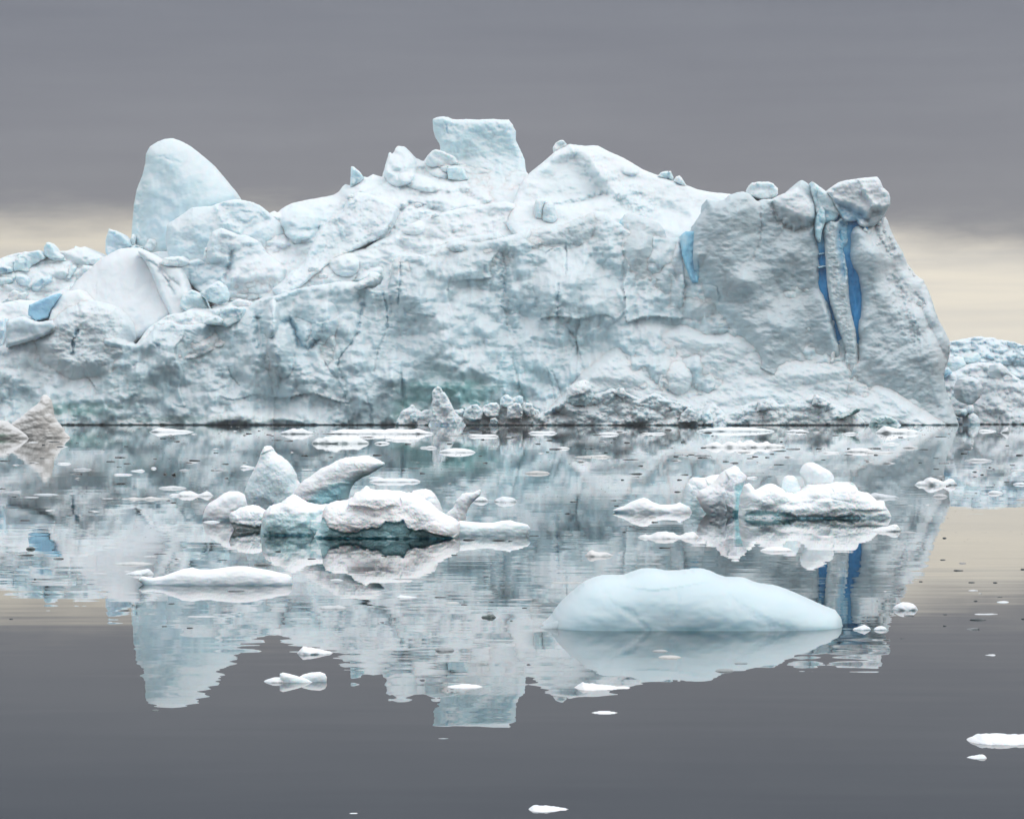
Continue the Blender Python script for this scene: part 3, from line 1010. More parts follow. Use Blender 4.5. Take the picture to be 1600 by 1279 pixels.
# lower spur slope running down-left under the ridge
bp('snow_slope', [(380, 500), (400, 470), (430, 452), (455, 445), (480, 430), (510, 408), (530, 398), (545, 392), (570, 388), (590, 376), (610, 368), (640, 350), (680, 335), (720, 325), (790, 315), (850, 330), (880, 352), (850, 400), (700, 440), (600, 470), (480, 520), (380, 530)],
   28, M_BERG, None, cell=1.5, lean=0.22, rh=7, ah=3.5, jag=1.2, tint=WHITE, seed=19, back=30,
   nz=[('fbm', 60, 34, 6.0), ('lump', 28, 15, 3.0, dict(mask=(60, -0.25, 0.2))), ('block', 13, 8, 1.1, dict(mask=(40, -0.1, 0.3))), ('rid', 5, 3, 0.35)],
   feats=[('bump', 538, 412, 24, 20, 0.3, 6, 2), ('spot', 540, 418, 24, 20, 0, (0.66, 0.76, 0.80), 0.6), ('bump', 645, 355, 20, 12, 0, 4, 2), ('spot', 645, 356, 16, 12, 0, PALE, 0.7),
          ('bump', 575, 432, 26, 9, -0.5, 5, 2), ('groove', [(556, 442), (575, 444), (590, 436)], 5, 4, TEAL, 0.45), ('area', [(600, 360), (700, 340), (780, 335), (760, 370), (640, 392)], 14, -1, SNOW, 0.8)])
for x, y, s in ((545, 322, 3), (533, 319, 3), (606, 353, 4), (619, 356, 4), (654, 321, 5), (657, 339, 4), (681, 337, 5), (548, 307, 4), (672, 296, 5), (490, 420, 6), (505, 432, 6), (700, 380, 4)):
    block([(x - s * 1.6, y + s * 0.8), (x - s * 1.2, y - s * 0.5), (x, y - s), (x + s * 1.1, y - s * 0.6), (x + s * 1.5, y + s * 0.6), (x, y + s)], 2 + (470 - y) * 0.27, int(x + y), (0.68, 0.74, 0.77), back=6, rh=3, ah=2, cell=1.1, nz=[('rid', 6, 4, 0.4)], name='boulder')
# right hand dome
bp('ice_dome', [(790, 350), (800, 322), (810, 294), (818, 279), (830, 268), (850, 252), (868, 236), (880, 229), (890, 225), (905, 227), (915, 228), (926, 227), (935, 228), (950, 236), (975, 247), (990, 256), (1005, 265), (1020, 271), (1040, 278), (1060, 284), (1075, 290), (1090, 296), (1110, 300), (1141, 303), (1165, 318), (1165, 440), (1040, 430), (960, 380), (880, 370), (810, 380)],
   40, M_BERG, 'rounded snow dome right of the tower', cell=1.5, lean=0.26, curve=0.3, rh=12, ah=6, jag=0.7, tint=WHITE, seed=23, back=40, xref=980, xt=0.02,
   nz=[('fbm', 90, 60, 6.0), ('fbm', 30, 18, 1.2), ('rid', 10, 4.5, 0.35)],
   feats=[('area', [(848, 285), (870, 250), (900, 240), (922, 265), (948, 303), (920, 314), (870, 320), (850, 310)], 14, 7, (0.66, 0.765, 0.80), 0.75),  # first area: greyer tint paints the shading of the left face
          ('area', [(960, 310), (1000, 302), (1050, 318), (1075, 340), (1060, 352), (1000, 345), (965, 330)], 10, 4, PALE, 0.5), ('ridge', [(905, 232), (930, 262), (962, 296), (1010, 320)], 14, -3, None, 0),
          ('bump', 985, 266, 14, 8, 0.1, 3, 2), ('groove', [(865, 322), (905, 316), (948, 303)], 4, 3, None, 0)])
block([(865, 236), (864, 230), (868, 223), (876, 219), (880, 219), (886, 225), (885, 229), (876, 235), (869, 237)], 84, 51, WHITE, name='boulder', back=6)
block([(1026, 276), (1033, 269), (1041, 267), (1048, 267), (1052, 276), (1053, 283)], 70, 52)
block([(1052, 284), (1056, 276), (1062, 274), (1066, 279), (1072, 288), (1074, 294)], 68, 53, WHITE)
block([(1170, 306), (1170, 292), (1174, 286), (1185, 284), (1200, 284), (1208, 286), (1215, 294), (1216, 303), (1210, 310), (1190, 312)], 30, 54, WHITE)
for pts, s in (([(834, 341), (834, 322), (838, 311), (846, 309), (853, 313), (850, 330), (848, 346)], 55), ([(846, 348), (845, 328), (850, 318), (858, 313), (865, 318), (868, 330), (872, 342), (866, 350)], 56)):
    block(pts, 14, s, (0.68, 0.77, 0.80), name='boulder', back=6, rh=8, ah=5)

# slab dome of the left shoulder and its neighbours
bp('ice_slab', [(70, 520), (78, 494), (88, 470), (104, 458), (120, 438), (140, 420), (155, 406), (172, 396), (186, 389), (200, 387), (220, 387), (226, 393), (238, 402), (250, 420), (256, 438), (268, 455), (278, 472), (282, 486), (262, 500), (240, 520), (214, 530), (190, 560), (70, 560)],
   20, M_SMOOTH, 'smooth white slab like a whaleback', cell=1.6, lean=0.2, curve=0.2, rh=16, ah=7, jag=0.8, tint=(0.70, 0.745, 0.785), seed=25, back=40, nz=NZ_SMOOTH,
   feats=[('groove', [(150, 442), (150, 462)], 1.1, 1.2, None, 0), ('groove', [(215, 400), (240, 412), (254, 438), (272, 466)], 2.2, 1.8, None, 0)])
bp('ice_slab', [(214, 392), (226, 390), (240, 398), (256, 408), (268, 414), (282, 418), (290, 436), (296, 455), (310, 478), (318, 486), (300, 500), (270, 505), (262, 486), (250, 462), (240, 436), (228, 410)],
   28, M_SMOOTH, None, cell=1.5, lean=0.18, rh=9, ah=5, jag=0.8, tint=(0.72, 0.77, 0.80), seed=26, back=30, nz=NZ_SMOOTH,
   feats=[('groove', [(226, 405), (245, 415), (262, 440), (272, 460)], 2.5, 3, (0.66, 0.79, 0.85), 0.6), ('groove', [(248, 412), (262, 432), (280, 446)], 2, 2.2, None, 0)])
for pts, d, s, tn in [([(280, 478), (286, 460), (300, 452), (308, 455), (318, 464), (322, 476), (328, 488), (300, 494)], 18, 61, PALE),
                      ([(312, 458), (326, 447), (341, 438), (350, 446), (354, 456), (352, 468), (338, 474), (324, 470)], 24, 62, PALE),
                      ([(358, 470), (360, 452), (372, 436), (400, 424), (430, 432), (440, 448), (420, 462), (380, 474)], 16, 63, (0.72, 0.81, 0.86)),
                      ([(342, 506), (344, 482), (362, 478), (382, 482), (376, 500), (356, 512)], 9, 64, (0.66, 0.79, 0.84)),
                      ([(318, 506), (326, 496), (340, 492), (350, 500), (345, 508)], 8, 65, PALE),
                      ([(326, 416), (318, 402), (320, 388), (325, 385), (328, 396), (330, 410)], 50, 66, WHITE),
                      ([(248, 412), (258, 402), (280, 400), (292, 408), (280, 416), (258, 416)], 46, 67, WHITE),
                      ([(-20, 478), (5, 468), (30, 458), (42, 456), (40, 470), (22, 474), (10, 484), (-20, 488)], 30, 68, WHITE),
                      ([(12, 468), (14, 458), (22, 452), (30, 456), (38, 468), (32, 475), (20, 474)], 24, 69, WHITE)]:
    block(pts, d, s, tn)
bp('snow_slope', [(-30, 480), (0, 474), (30, 468), (60, 470), (90, 455), (110, 446), (110, 500), (70, 530), (-30, 560)], 26, M_BERG, None, cell=1.6, lean=0.25, rh=8, ah=4, tint=SNOW, seed=70, back=25, nz=NZ_SNOW)
bp('snow_slope', [(205, 560), (214, 536), (232, 512), (250, 500), (262, 492), (285, 488), (300, 482), (330, 482), (352, 476), (372, 466), (390, 470), (400, 520), (300, 560)], 9, M_BERG, None, cell=1.4, lean=0.2, yref=545, rh=5, ah=2, tint=WHITE, seed=75, back=20, nz=NZ_CHUNKY[1:])
bp('blue_ice_face', [(44, 484), (46, 476), (60, 470), (78, 462), (94, 458), (90, 468), (82, 480), (76, 496), (56, 502), (44, 492)], 16, M_BLUE, 'bright blue shadowed ice face', cell=1.3, lean=0.02, rh=4, ah=2,
   tint=(0.40, 0.66, 0.83), seed=71, back=12, nz=[('fbm', 30, 20, 1.0), ('rid', 8, 5, 0.2)])  # deep shade of this face is put into its blue tint
bp('snow_slope', [(76, 500), (80, 482), (92, 462), (108, 454), (124, 452), (140, 470), (110, 500), (90, 506)], 12, M_BERG, None, cell=1.5, lean=0.2, rh=7, ah=4, tint=SNOW, seed=72, back=20, nz=NZ_SMOOTH)
block([(-20, 500), (0, 498), (8, 497), (8, 530), (4, 542), (-20, 545)], 9, 73, (0.68, 0.80, 0.86), rh=5)
bp('ice_block', [(9, 542), (9, 520), (10, 502), (24, 496), (36, 494), (50, 500), (60, 503), (82, 500), (90, 512), (70, 524), (40, 534)], 6, M_SMOOTH, 'square block of pale blue ice', cell=1.4, lean=0.05, rh=6, ah=3, tint=(0.71, 0.81, 0.86), seed=74, back=25, nz=NZ_SMOOTH)

# --- the lower cliffs
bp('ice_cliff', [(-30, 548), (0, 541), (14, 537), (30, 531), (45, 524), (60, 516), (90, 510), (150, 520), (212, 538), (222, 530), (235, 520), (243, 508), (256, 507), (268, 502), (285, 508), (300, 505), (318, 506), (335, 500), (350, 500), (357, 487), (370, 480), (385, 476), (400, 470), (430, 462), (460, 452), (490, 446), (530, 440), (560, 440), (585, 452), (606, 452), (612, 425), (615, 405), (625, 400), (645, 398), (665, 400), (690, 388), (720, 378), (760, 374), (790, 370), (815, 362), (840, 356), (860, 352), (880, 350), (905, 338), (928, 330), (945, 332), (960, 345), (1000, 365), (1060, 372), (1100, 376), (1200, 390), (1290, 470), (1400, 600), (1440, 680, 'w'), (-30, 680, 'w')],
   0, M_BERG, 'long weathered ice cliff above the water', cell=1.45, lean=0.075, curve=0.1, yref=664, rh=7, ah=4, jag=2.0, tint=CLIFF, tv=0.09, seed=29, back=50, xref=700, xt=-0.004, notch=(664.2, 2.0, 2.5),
   nz=[('fbm', 130, 90, 8.0), ('fbm', 48, 110, 5.0), ('rid', 95, 150, 3.0), ('lump', 36, 26, 2.0, dict(mask=(110, -0.2, 0.25))), ('facet', 70, 60, 3.0, dict(sd=5)), ('block', 17, 11, 1.5, dict(mask=(90, -0.05, 0.35), sd=3)), ('rid', 22, 11, 0.75, dict(mask=(80, -0.35, 0.35))), ('rid', 8, 4.2, 0.34, dict(mask=(50, -0.3, 0.4))), ('fbm', 3.4, 2.2, 0.16)],
   feats=[
       ('bump', 420, 560, 60, 90, 0, 4, 0), ('bump', 700, 520, 90, 120, 0, 6, 0), ('bump', 880, 470, 80, 110, 0, 4, 0), ('bump', 250, 560, 110, 60, 0.1, 4, 0),
       ('area', [(380, 476), (420, 478), (436, 560), (470, 640), (440, 668), (400, 640), (392, 560)], 22, 2.5, None, 0),
       ('area', [(-20, 545), (60, 520), (140, 545), (150, 590), (80, 600), (-20, 590)], 20, 5, (0.74, 0.78, 0.80), 0.6),
       ('bump', 424, 498, 12, 30, 0.1, 9, 2), ('bump', 438, 545, 20, 46, -0.15, 6, 2), ('bump', 508, 505, 20, 34, 0.2, 4, 2), ('bump', 474, 520, 12, 12, 0, 3, 2),
       ('groove', [(404, 500), (405, 520), (408, 540)], 7, 4, (0.45, 0.62, 0.66), 0.5), ('groove', [(440, 506), (452, 500), (462, 518), (468, 540), (482, 545), (496, 532)], 4, 3.5, (0.42, 0.66, 0.78), 0.7),
       ('groove', [(597, 456), (603, 474), (606, 492), (605, 512)], 1.7, 3, (0.22, 0.40, 0.50), 0.8), ('groove', [(605, 512), (598, 530), (590, 552), (584, 580)], 1.4, 1.6, (0.3, 0.4, 0.45), 0.4),
       ('groove', [(568, 478), (563, 496), (560, 514)], 3.0, 4, (0.22, 0.48, 0.66), 0.75), ('groove', [(557, 522), (548, 538), (540, 546), (530, 560), (528, 572)], 1.5, 2.6, (0.22, 0.40, 0.48), 0.8),
       ('groove', [(528, 572), (535, 585), (541, 600), (540, 620), (544, 640), (544, 660)], 3.0, 2, (0.42, 0.56, 0.6), 0.5), ('groove', [(505, 560), (515, 580), (528, 594), (535, 610)], 3, 2.4, (0.42, 0.55, 0.57), 0.4),
       ('groove', [(627, 402), (625, 440), (622, 475)], 1.6, 3.2, (0.25, 0.45, 0.55), 0.6), ('groove', [(788, 400), (786, 430), (790, 460), (800, 520)], 8, 3, None, 0), ('groove', [(788, 444), (790, 458)], 2.4, 2, (0.2, 0.45, 0.62), 0.7),
       ('groove', [(884, 380), (886, 405), (884, 432)], 1.6, 4, (0.08, 0.30, 0.45), 0.85), ('groove', [(852, 396), (866, 386), (874, 380)], 1.6, 2.4, (0.2, 0.4, 0.55), 0.6), ('groove', [(872, 446), (871, 470), (871, 494)], 1.8, 2.4, (0.3, 0.55, 0.68), 0.7),
       ('groove', [(885, 510), (900, 530), (905, 552), (910, 575), (912, 588)], 2.2, 2.4, (0.45, 0.53, 0.55), 0.4), ('ridge', [(900, 540), (918, 520), (940, 510), (960, 500), (985, 478), (1010, 468)], 3, -1.6, SNOW, 0.6),
       ('groove', [(800, 560), (806, 580), (812, 604)], 1.5, 2.2, (0.15, 0.36, 0.42), 0.75), ('groove', [(812, 604), (822, 630), (828, 660)], 4, 2, AQUA, 0.5), ('groove', [(862, 580), (872, 600), (880, 626)], 1.6, 1.6, (0.5, 0.62, 0.66), 0.5), ('groove', [(854, 575), (862, 600), (868, 630)], 1.6, 1.8, None, 0),
       ('groove', [(626, 584), (629, 600), (630, 620)], 3, 3, (0.40, 0.62, 0.72), 0.6), ('bump', 612, 592, 14, 12, 0, 3, 2), ('groove', [(572, 618), (580, 640), (578, 660)], 3, 1.5, None, 0),
       ('groove', [(356, 572), (362, 590), (374, 602)], 1.5, 2, (0.2, 0.32, 0.36), 0.7), ('groove', [(245, 540), (248, 545)], 3.2, 3, (0.1, 0.3, 0.5), 0.8), ('groove', [(208, 570), (216, 566), (224, 568)], 2, 2, (0.25, 0.4, 0.48), 0.5),
       ('spot', 700, 614, 120, 42, 0.05, (0.28, 0.56, 0.56), 0.95), ('spot', 640, 640, 56, 28, 0, (0.24, 0.50, 0.48), 0.8), ('spot', 800, 590, 60, 70, 0.2, (0.50, 0.71, 0.76), 0.7), ('spot', 740, 604, 50, 16, 0, (0.30, 0.55, 0.54), 0.5),
       ('spot', 110, 640, 120, 20, 0, (0.34, 0.56, 0.54), 0.8), ('spot', 200, 600, 90, 30, 0, (0.48, 0.62, 0.64), 0.6), ('spot', 330, 655, 200, 10, 0, (0.50, 0.66, 0.64), 0.6), ('spot', 30, 600, 50, 22, 0.3, (0.50, 0.60, 0.64), 0.6), ('spot', 420, 590, 40, 50, 0, (0.56, 0.68, 0.71), 0.3),
       ('spot', 690, 560, 60, 22, -0.3, (0.52, 0.66, 0.69), 0.5), ('spot', 560, 455, 28, 20, 0, (0.36, 0.52, 0.56), 0.6), ('spot', 960, 590, 90, 60, 0, (0.70, 0.78, 0.81), 0.5), ('spot', 280, 580, 60, 26, 0.1, (0.55, 0.65, 0.68), 0.5),
       ('area', [(330, 640), (430, 645), (470, 658), (320, 662)], 6, -3, (0.78, 0.83, 0.83), 0.7)])
# dome hump with the dark split on the left
bp('ice_hump', [(44, 530, 's'), (60, 516), (72, 502), (88, 490), (104, 478), (116, 476), (122, 470), (135, 469), (150, 470), (168, 474), (180, 480), (192, 491), (202, 506), (210, 524), (213, 536, 's'), (208, 560, 's'), (180, 590, 's'), (110, 600, 's'), (60, 570, 's')],
   -4, M_CLIFF, 'bulging hump split by a dark blue crack', cell=1.3, lean=0.075, curve=0.1, yref=664, rh=26, ah=8, rs=34, as_=10, jag=1.0, tint=(0.68, 0.75, 0.78), seed=31, back=25,
   nz=[('fbm', 50, 40, 3.6), ('lump', 28, 20, 1.6), ('rid', 14, 8, 0.6), ('rid', 5, 3, 0.3)],
   feats=[('groove', [(121, 516), (119, 524), (114, 532), (114, 542), (113, 553)], 2.3, 5, (0.07, 0.27, 0.42), 0.9), ('groove', [(121, 472), (124, 486)], 2.2, 3, (0.45, 0.67, 0.78), 0.8),
          ('area', [(110, 488), (135, 478), (170, 480), (190, 500), (150, 496)], 8, -1, SNOW, 0.7), ('spot', 85, 530, 28, 16, 0.1, (0.50, 0.58, 0.61), 0.6), ('spot', 155, 540, 40, 22, 0.2, (0.54, 0.62, 0.65), 0.5)])
# upper rough brow in the middle
bp('ice_brow', [(606, 480, 's'), (608, 440), (612, 412), (620, 403), (640, 397), (660, 398), (680, 390), (700, 378), (725, 370), (760, 366), (778, 362), (790, 375), (800, 372), (830, 358), (862, 352), (878, 352), (900, 342), (925, 332), (940, 334), (950, 350, 's'), (940, 390, 's'), (880, 400, 's'), (800, 420, 's'), (720, 440, 's'), (660, 470, 's'), (620, 500, 's')],
   -3.5, M_CLIFF, None, cell=1.35, lean=0.075, curve=0.1, yref=664, rh=9, ah=4.5, rs=34, as_=8, jag=1.8, tint=(0.66, 0.75, 0.78), seed=33, back=20, nz=NZ_ROUGH,
   feats=[('groove', [(627, 402), (624, 440), (621, 478)], 1.8, 4, (0.25, 0.45, 0.55), 0.6), ('bump', 718, 386, 20, 10, 0, 4, 2), ('spot', 718, 390, 16, 9, 0, (0.5, 0.66, 0.74), 0.6), ('groove', [(786, 372), (784, 400), (782, 430)], 5, 4, (0.48, 0.57, 0.6), 0.5),
          ('area', [(800, 372), (850, 360), (880, 356), (860, 380), (810, 392)], 8, -1, SNOW, 0.5)])
bp('ice_pillar', [(410, 560, 's'), (411, 530), (412, 505), (415, 493), (420, 488), (427, 490), (432, 499), (434, 508), (440, 520), (447, 536), (453, 556), (450, 580, 's'), (440, 610, 's'), (425, 610, 's'), (414, 585, 's')],
   -7, M_BERG, 'rounded pillar standing out of the left cliff', cell=1.2, lean=0.075, curve=0.1, yref=664, rh=8, ah=6, rs=30, as_=6, jag=1.2, tint=(0.64, 0.71, 0.73), seed=34, back=15, nz=NZ_ROUGH)
bp('ice_lump', [(552, 448), (560, 440), (572, 434), (578, 426), (590, 425), (596, 430), (592, 440), (582, 446), (570, 450), (560, 454)],
   -6, M_BERG, 'overhanging lump on the cliff rim', cell=1.2, lean=0.075, curve=0.1, yref=664, rh=8, ah=6, jag=1.2, tint=(0.70, 0.76, 0.78), seed=134, back=15, nz=NZ_ROUGH)
bp('ice_buttress', [(490, 560, 's'), (494, 520), (498, 508), (508, 502), (518, 508), (524, 522), (528, 545), (528, 580, 's'), (510, 600, 's'), (495, 590, 's')],
   -5, M_BERG, None, cell=1.2, lean=0.075, curve=0.1, yref=664, rh=9, ah=5, rs=28, as_=6, jag=1.4, tint=(0.60, 0.68, 0.70), seed=135, back=15, nz=NZ_ROUGH)
bp('ice_buttress', [(528, 640, 's'), (531, 585), (536, 578), (540, 584), (541, 605), (540, 625), (542, 660, 's')],
   -4, M_BERG, None, cell=1.1, lean=0.075, curve=0.1, yref=664, rh=5, ah=3, rs=18, as_=6, jag=1.0, tint=(0.58, 0.66, 0.68), seed=136, back=15, nz=NZ_ROUGH)
# chunk between the small blue slots
bp('ice_chunk', [(962, 420, 's'), (964, 390), (966, 365), (970, 342), (976, 335), (985, 332), (996, 337), (1003, 337), (1015, 342), (1030, 348), (1038, 360), (1042, 370), (1050, 378), (1062, 384), (1064, 400), (1062, 440, 's'), (1050, 470, 's'), (1015, 470, 's'), (985, 448, 's')],
   -6, M_CLIFF, None, cell=1.3, lean=0.075, curve=0.1, yref=664, rh=13, ah=6, rs=30, as_=9, jag=1.1, tint=(0.56, 0.645, 0.675), seed=35, back=22, nz=NZ_FACE,
   feats=[('groove', [(969, 344), (967, 356), (965, 368), (963, 380)], 4.2, 3, (0.42, 0.74, 0.86), 0.85), ('groove', [(964, 384), (970, 410), (984, 432)], 3, 2, (0.5, 0.68, 0.74), 0.4), ('bump', 1005, 385, 34, 44, 0.2, 3, 0)])
bp('blue_ice_face', [(1063, 376), (1065, 367), (1071, 362), (1090, 360), (1092, 442), (1082, 442), (1076, 430), (1066, 400)], -10.5, M_BLUE, 'blue cleft between the two grey chunks', cell=1.2, lean=0.075, curve=0.1, yref=664, rh=4, ah=2, tint=(0.28, 0.58, 0.76), seed=37, back=12, nz=[('fbm', 14, 24, 1.5)],
   feats=[('spot', 1068, 374, 12, 16, 0, (0.50, 0.68, 0.76), 0.8), ('groove', [(1083, 380), (1083, 400), (1085, 440)], 3.5, 1, (0.10, 0.36, 0.62), 0.8)])
bp('ice_chunk', [(1040, 470, 's'), (1046, 430), (1048, 408), (1054, 388), (1058, 376), (1063, 384), (1068, 396), (1071, 412), (1073, 440), (1074, 470, 's'), (1056, 480, 's')], -7, M_CLIFF, None, cell=1.2, lean=0.075, curve=0.1, yref=664, rh=8, ah=4, rs=34, as_=6, tint=(0.64, 0.70, 0.73), seed=38, back=15, nz=NZ_FACE)
bp('ice_chunk', [(1036, 490, 's'), (1040, 440), (1046, 424), (1052, 430), (1058, 440), (1062, 430), (1068, 428), (1070, 445), (1066, 490, 's')], -8, M_CLIFF, None, cell=1.2, lean=0.075, curve=0.1, yref=664, rh=6, ah=3, rs=34, as_=6, tint=(0.66, 0.73, 0.76), seed=39, back=12, nz=NZ_FACE)
# big grey chunk, the shade of its steep face put into the tint
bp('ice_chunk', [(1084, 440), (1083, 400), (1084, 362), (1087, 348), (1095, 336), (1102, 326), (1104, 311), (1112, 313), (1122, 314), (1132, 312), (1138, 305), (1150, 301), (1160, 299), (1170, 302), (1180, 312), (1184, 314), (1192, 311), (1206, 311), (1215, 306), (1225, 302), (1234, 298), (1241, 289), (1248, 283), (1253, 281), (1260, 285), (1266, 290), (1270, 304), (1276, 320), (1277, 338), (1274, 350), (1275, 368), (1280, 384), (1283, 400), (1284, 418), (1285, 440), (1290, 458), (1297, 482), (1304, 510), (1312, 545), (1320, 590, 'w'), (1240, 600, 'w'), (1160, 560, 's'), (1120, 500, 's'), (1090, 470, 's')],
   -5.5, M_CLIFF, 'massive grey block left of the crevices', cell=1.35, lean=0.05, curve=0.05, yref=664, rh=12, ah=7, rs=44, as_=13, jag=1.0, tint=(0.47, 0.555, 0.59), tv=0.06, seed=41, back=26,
   nz=[('fbm', 90, 80, 5), ('block', 80, 70, 4.0), ('lump', 60, 44, 2.0, dict(mask=(80, -0.2, 0.3))), ('rid', 30, 16, 0.7), ('fbm', 9, 5, 0.28), ('rid', 5, 2.8, 0.16)],
   feats=[('groove', [(1187, 326), (1190, 350), (1186, 380), (1178, 402)], 2.2, 2, None, 0), ('bump', 1135, 370, 54, 90, 0.2, 6, 0), ('bump', 1165, 440, 26, 22, 0, 4, 0),
          ('area', [(1200, 312), (1245, 292), (1272, 318), (1276, 340), (1255, 345), (1215, 322)], 6, -3, SNOW, 0.8), ('groove', [(1208, 320), (1215, 345), (1240, 362), (1270, 352)], 5, 3, (0.5, 0.56, 0.58), 0.4),
          ('groove', [(1088, 446), (1110, 444), (1120, 448), (1124, 460), (1125, 474)], 1.6, 2.4, (0.35, 0.48, 0.54), 0.6), ('ridge', [(1076, 458), (1095, 456), (1112, 452)], 1.6, -1.5, SNOW, 0.7),
          ('area', [(1284, 380), (1278, 400), (1284, 460), (1300, 520), (1320, 575), (1240, 560), (1200, 480), (1230, 420)], 30, 3, None, 0),
          ('groove', [(1278, 332), (1277, 360), (1283, 390), (1286, 430), (1296, 480), (1308, 530)], 4.2, 2, (0.42, 0.68, 0.84), 0.55)])
bp('ice_chunk', [(1060, 500, 's'), (1061, 466), (1068, 460), (1080, 458), (1092, 450), (1108, 452), (1120, 458), (1124, 474), (1122, 500, 's'), (1090, 512, 's')], -7, M_CLIFF, None, cell=1.2, lean=0.075, curve=0.1, yref=664, rh=8, ah=4, rs=34, as_=6, tint=(0.62, 0.68, 0.70), seed=42, back=12, nz=NZ_FACE,
   feats=[('groove', [(1061, 462), (1064, 474), (1064, 490)], 2.4, 3, (0.16, 0.46, 0.66), 0.85)])
# deep blue wall at the back of the crevices
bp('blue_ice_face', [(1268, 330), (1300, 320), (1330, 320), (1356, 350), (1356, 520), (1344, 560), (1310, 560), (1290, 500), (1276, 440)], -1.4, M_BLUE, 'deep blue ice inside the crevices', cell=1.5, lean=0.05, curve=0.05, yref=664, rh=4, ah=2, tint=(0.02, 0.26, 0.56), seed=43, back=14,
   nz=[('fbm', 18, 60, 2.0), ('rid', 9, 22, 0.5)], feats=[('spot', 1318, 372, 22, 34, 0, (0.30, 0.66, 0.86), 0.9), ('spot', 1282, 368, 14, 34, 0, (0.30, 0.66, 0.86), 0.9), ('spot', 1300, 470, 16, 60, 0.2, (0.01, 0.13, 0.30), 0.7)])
# slender slab between them, its tint darkened for shade too
bp('ice_slab', [(1287, 372), (1286, 360), (1290, 349), (1298, 343), (1305, 346), (1309, 345), (1312, 340), (1318, 341), (1323, 344), (1327, 350), (1327, 362), (1326, 376), (1320, 390), (1321, 402), (1324, 420), (1326, 445), (1327, 465), (1331, 490), (1337, 512), (1340, 545), (1345, 590, 'w'), (1325, 590, 'w'), (1321, 550), (1313, 522), (1303, 492), (1296, 468), (1293, 452), (1291, 430), (1289, 400)],
   -6, M_CLIFF, 'slender slab standing between the crevices', cell=1.15, lean=0.05, curve=0.05, yref=664, rh=7, ah=5, rs=26, as_=9, jag=0.9, tint=(0.53, 0.61, 0.64), seed=44, back=18, nz=[('fbm', 30, 60, 2), ('rid', 16, 10, 0.7), ('rid', 5, 3, 0.3)],
   feats=[('area', [(1313, 346), (1330, 350), (1327, 372), (1320, 392), (1322, 430), (1318, 440), (1310, 400), (1309, 366)], 5, 4, (0.30, 0.60, 0.80), 0.9), ('groove', [(1294, 350), (1296, 362)], 2.2, 1.5, None, 0)])
# shard leaning behind the slab, and the snow bridging pieces
block([(1268, 296), (1269, 283), (1276, 288), (1290, 298), (1300, 307), (1308, 320), (1312, 334), (1308, 342), (1300, 347), (1290, 352), (1280, 345), (1274, 330)], 16, 45, (0.70, 0.83, 0.88), name='ice_shard', fix=True, rh=6, ah=3, feats=[('area', [(1276, 340), (1290, 330), (1312, 338), (1300, 356), (1280, 356)], 6, 1, (0.46, 0.72, 0.85), 0.8)])
block([(1274, 352), (1276, 338), (1283, 321), (1289, 330), (1290, 345), (1284, 362), (1282, 380), (1276, 372)], 12, 46, (0.56, 0.78, 0.87), name='ice_shard', fix=True, rh=4, ah=2, back=10)
for y0, y1 in ((395, 397.5), (415, 418)):
    block([(1278, y0 + 1), (1286, y0), (1294, y0 - 1), (1296, y1), (1288, y1 - 0.5), (1279, y1 + 1)], -3 + 0.05 * (664 - y0) + 0.00005 * (664 - y0) ** 2, int(y0), (0.26, 0.52, 0.70), name='snow_bridge', fix=True, back=8, rh=2, ah=1, cell=1.0, jag=0.4)
# top right block
bp('ice_block', [(1292, 300), (1298, 295), (1302, 290), (1310, 285), (1320, 282), (1340, 279), (1358, 277), (1371, 276), (1376, 283), (1380, 293), (1388, 300), (1391, 308), (1391, 320), (1386, 328), (1380, 340), (1368, 352), (1352, 356), (1344, 352), (1338, 346), (1320, 346), (1308, 330), (1300, 312)],
   12, M_BERG, 'angular block balanced above the right crevice', cell=1.25, lean=0.06, rh=6, ah=4, jag=0.8, tint=(0.76, 0.80, 0.83), seed=47, back=26, xt=0.03, nz=[('fbm', 40, 30, 2.4), ('fbm', 12, 8, 0.6), ('rid', 5, 3, 0.25)],
   feats=[('area', [(1306, 316), (1330, 318), (1350, 334), (1354, 344), (1338, 350), (1312, 340)], 6, 4, (0.30, 0.58, 0.77), 0.85), ('area', [(1352, 342), (1364, 326), (1388, 324), (1392, 330), (1370, 360), (1350, 360)], 5, 5, (0.50, 0.58, 0.62), 0.7),  # first area: shade on the lower part put into a blue tint
          ('ridge', [(1345, 280), (1352, 300), (1366, 320)], 5, -2.2, None, 0), ('groove', [(1325, 286), (1328, 296), (1332, 302)], 1.8, 1.2, None, 0)])
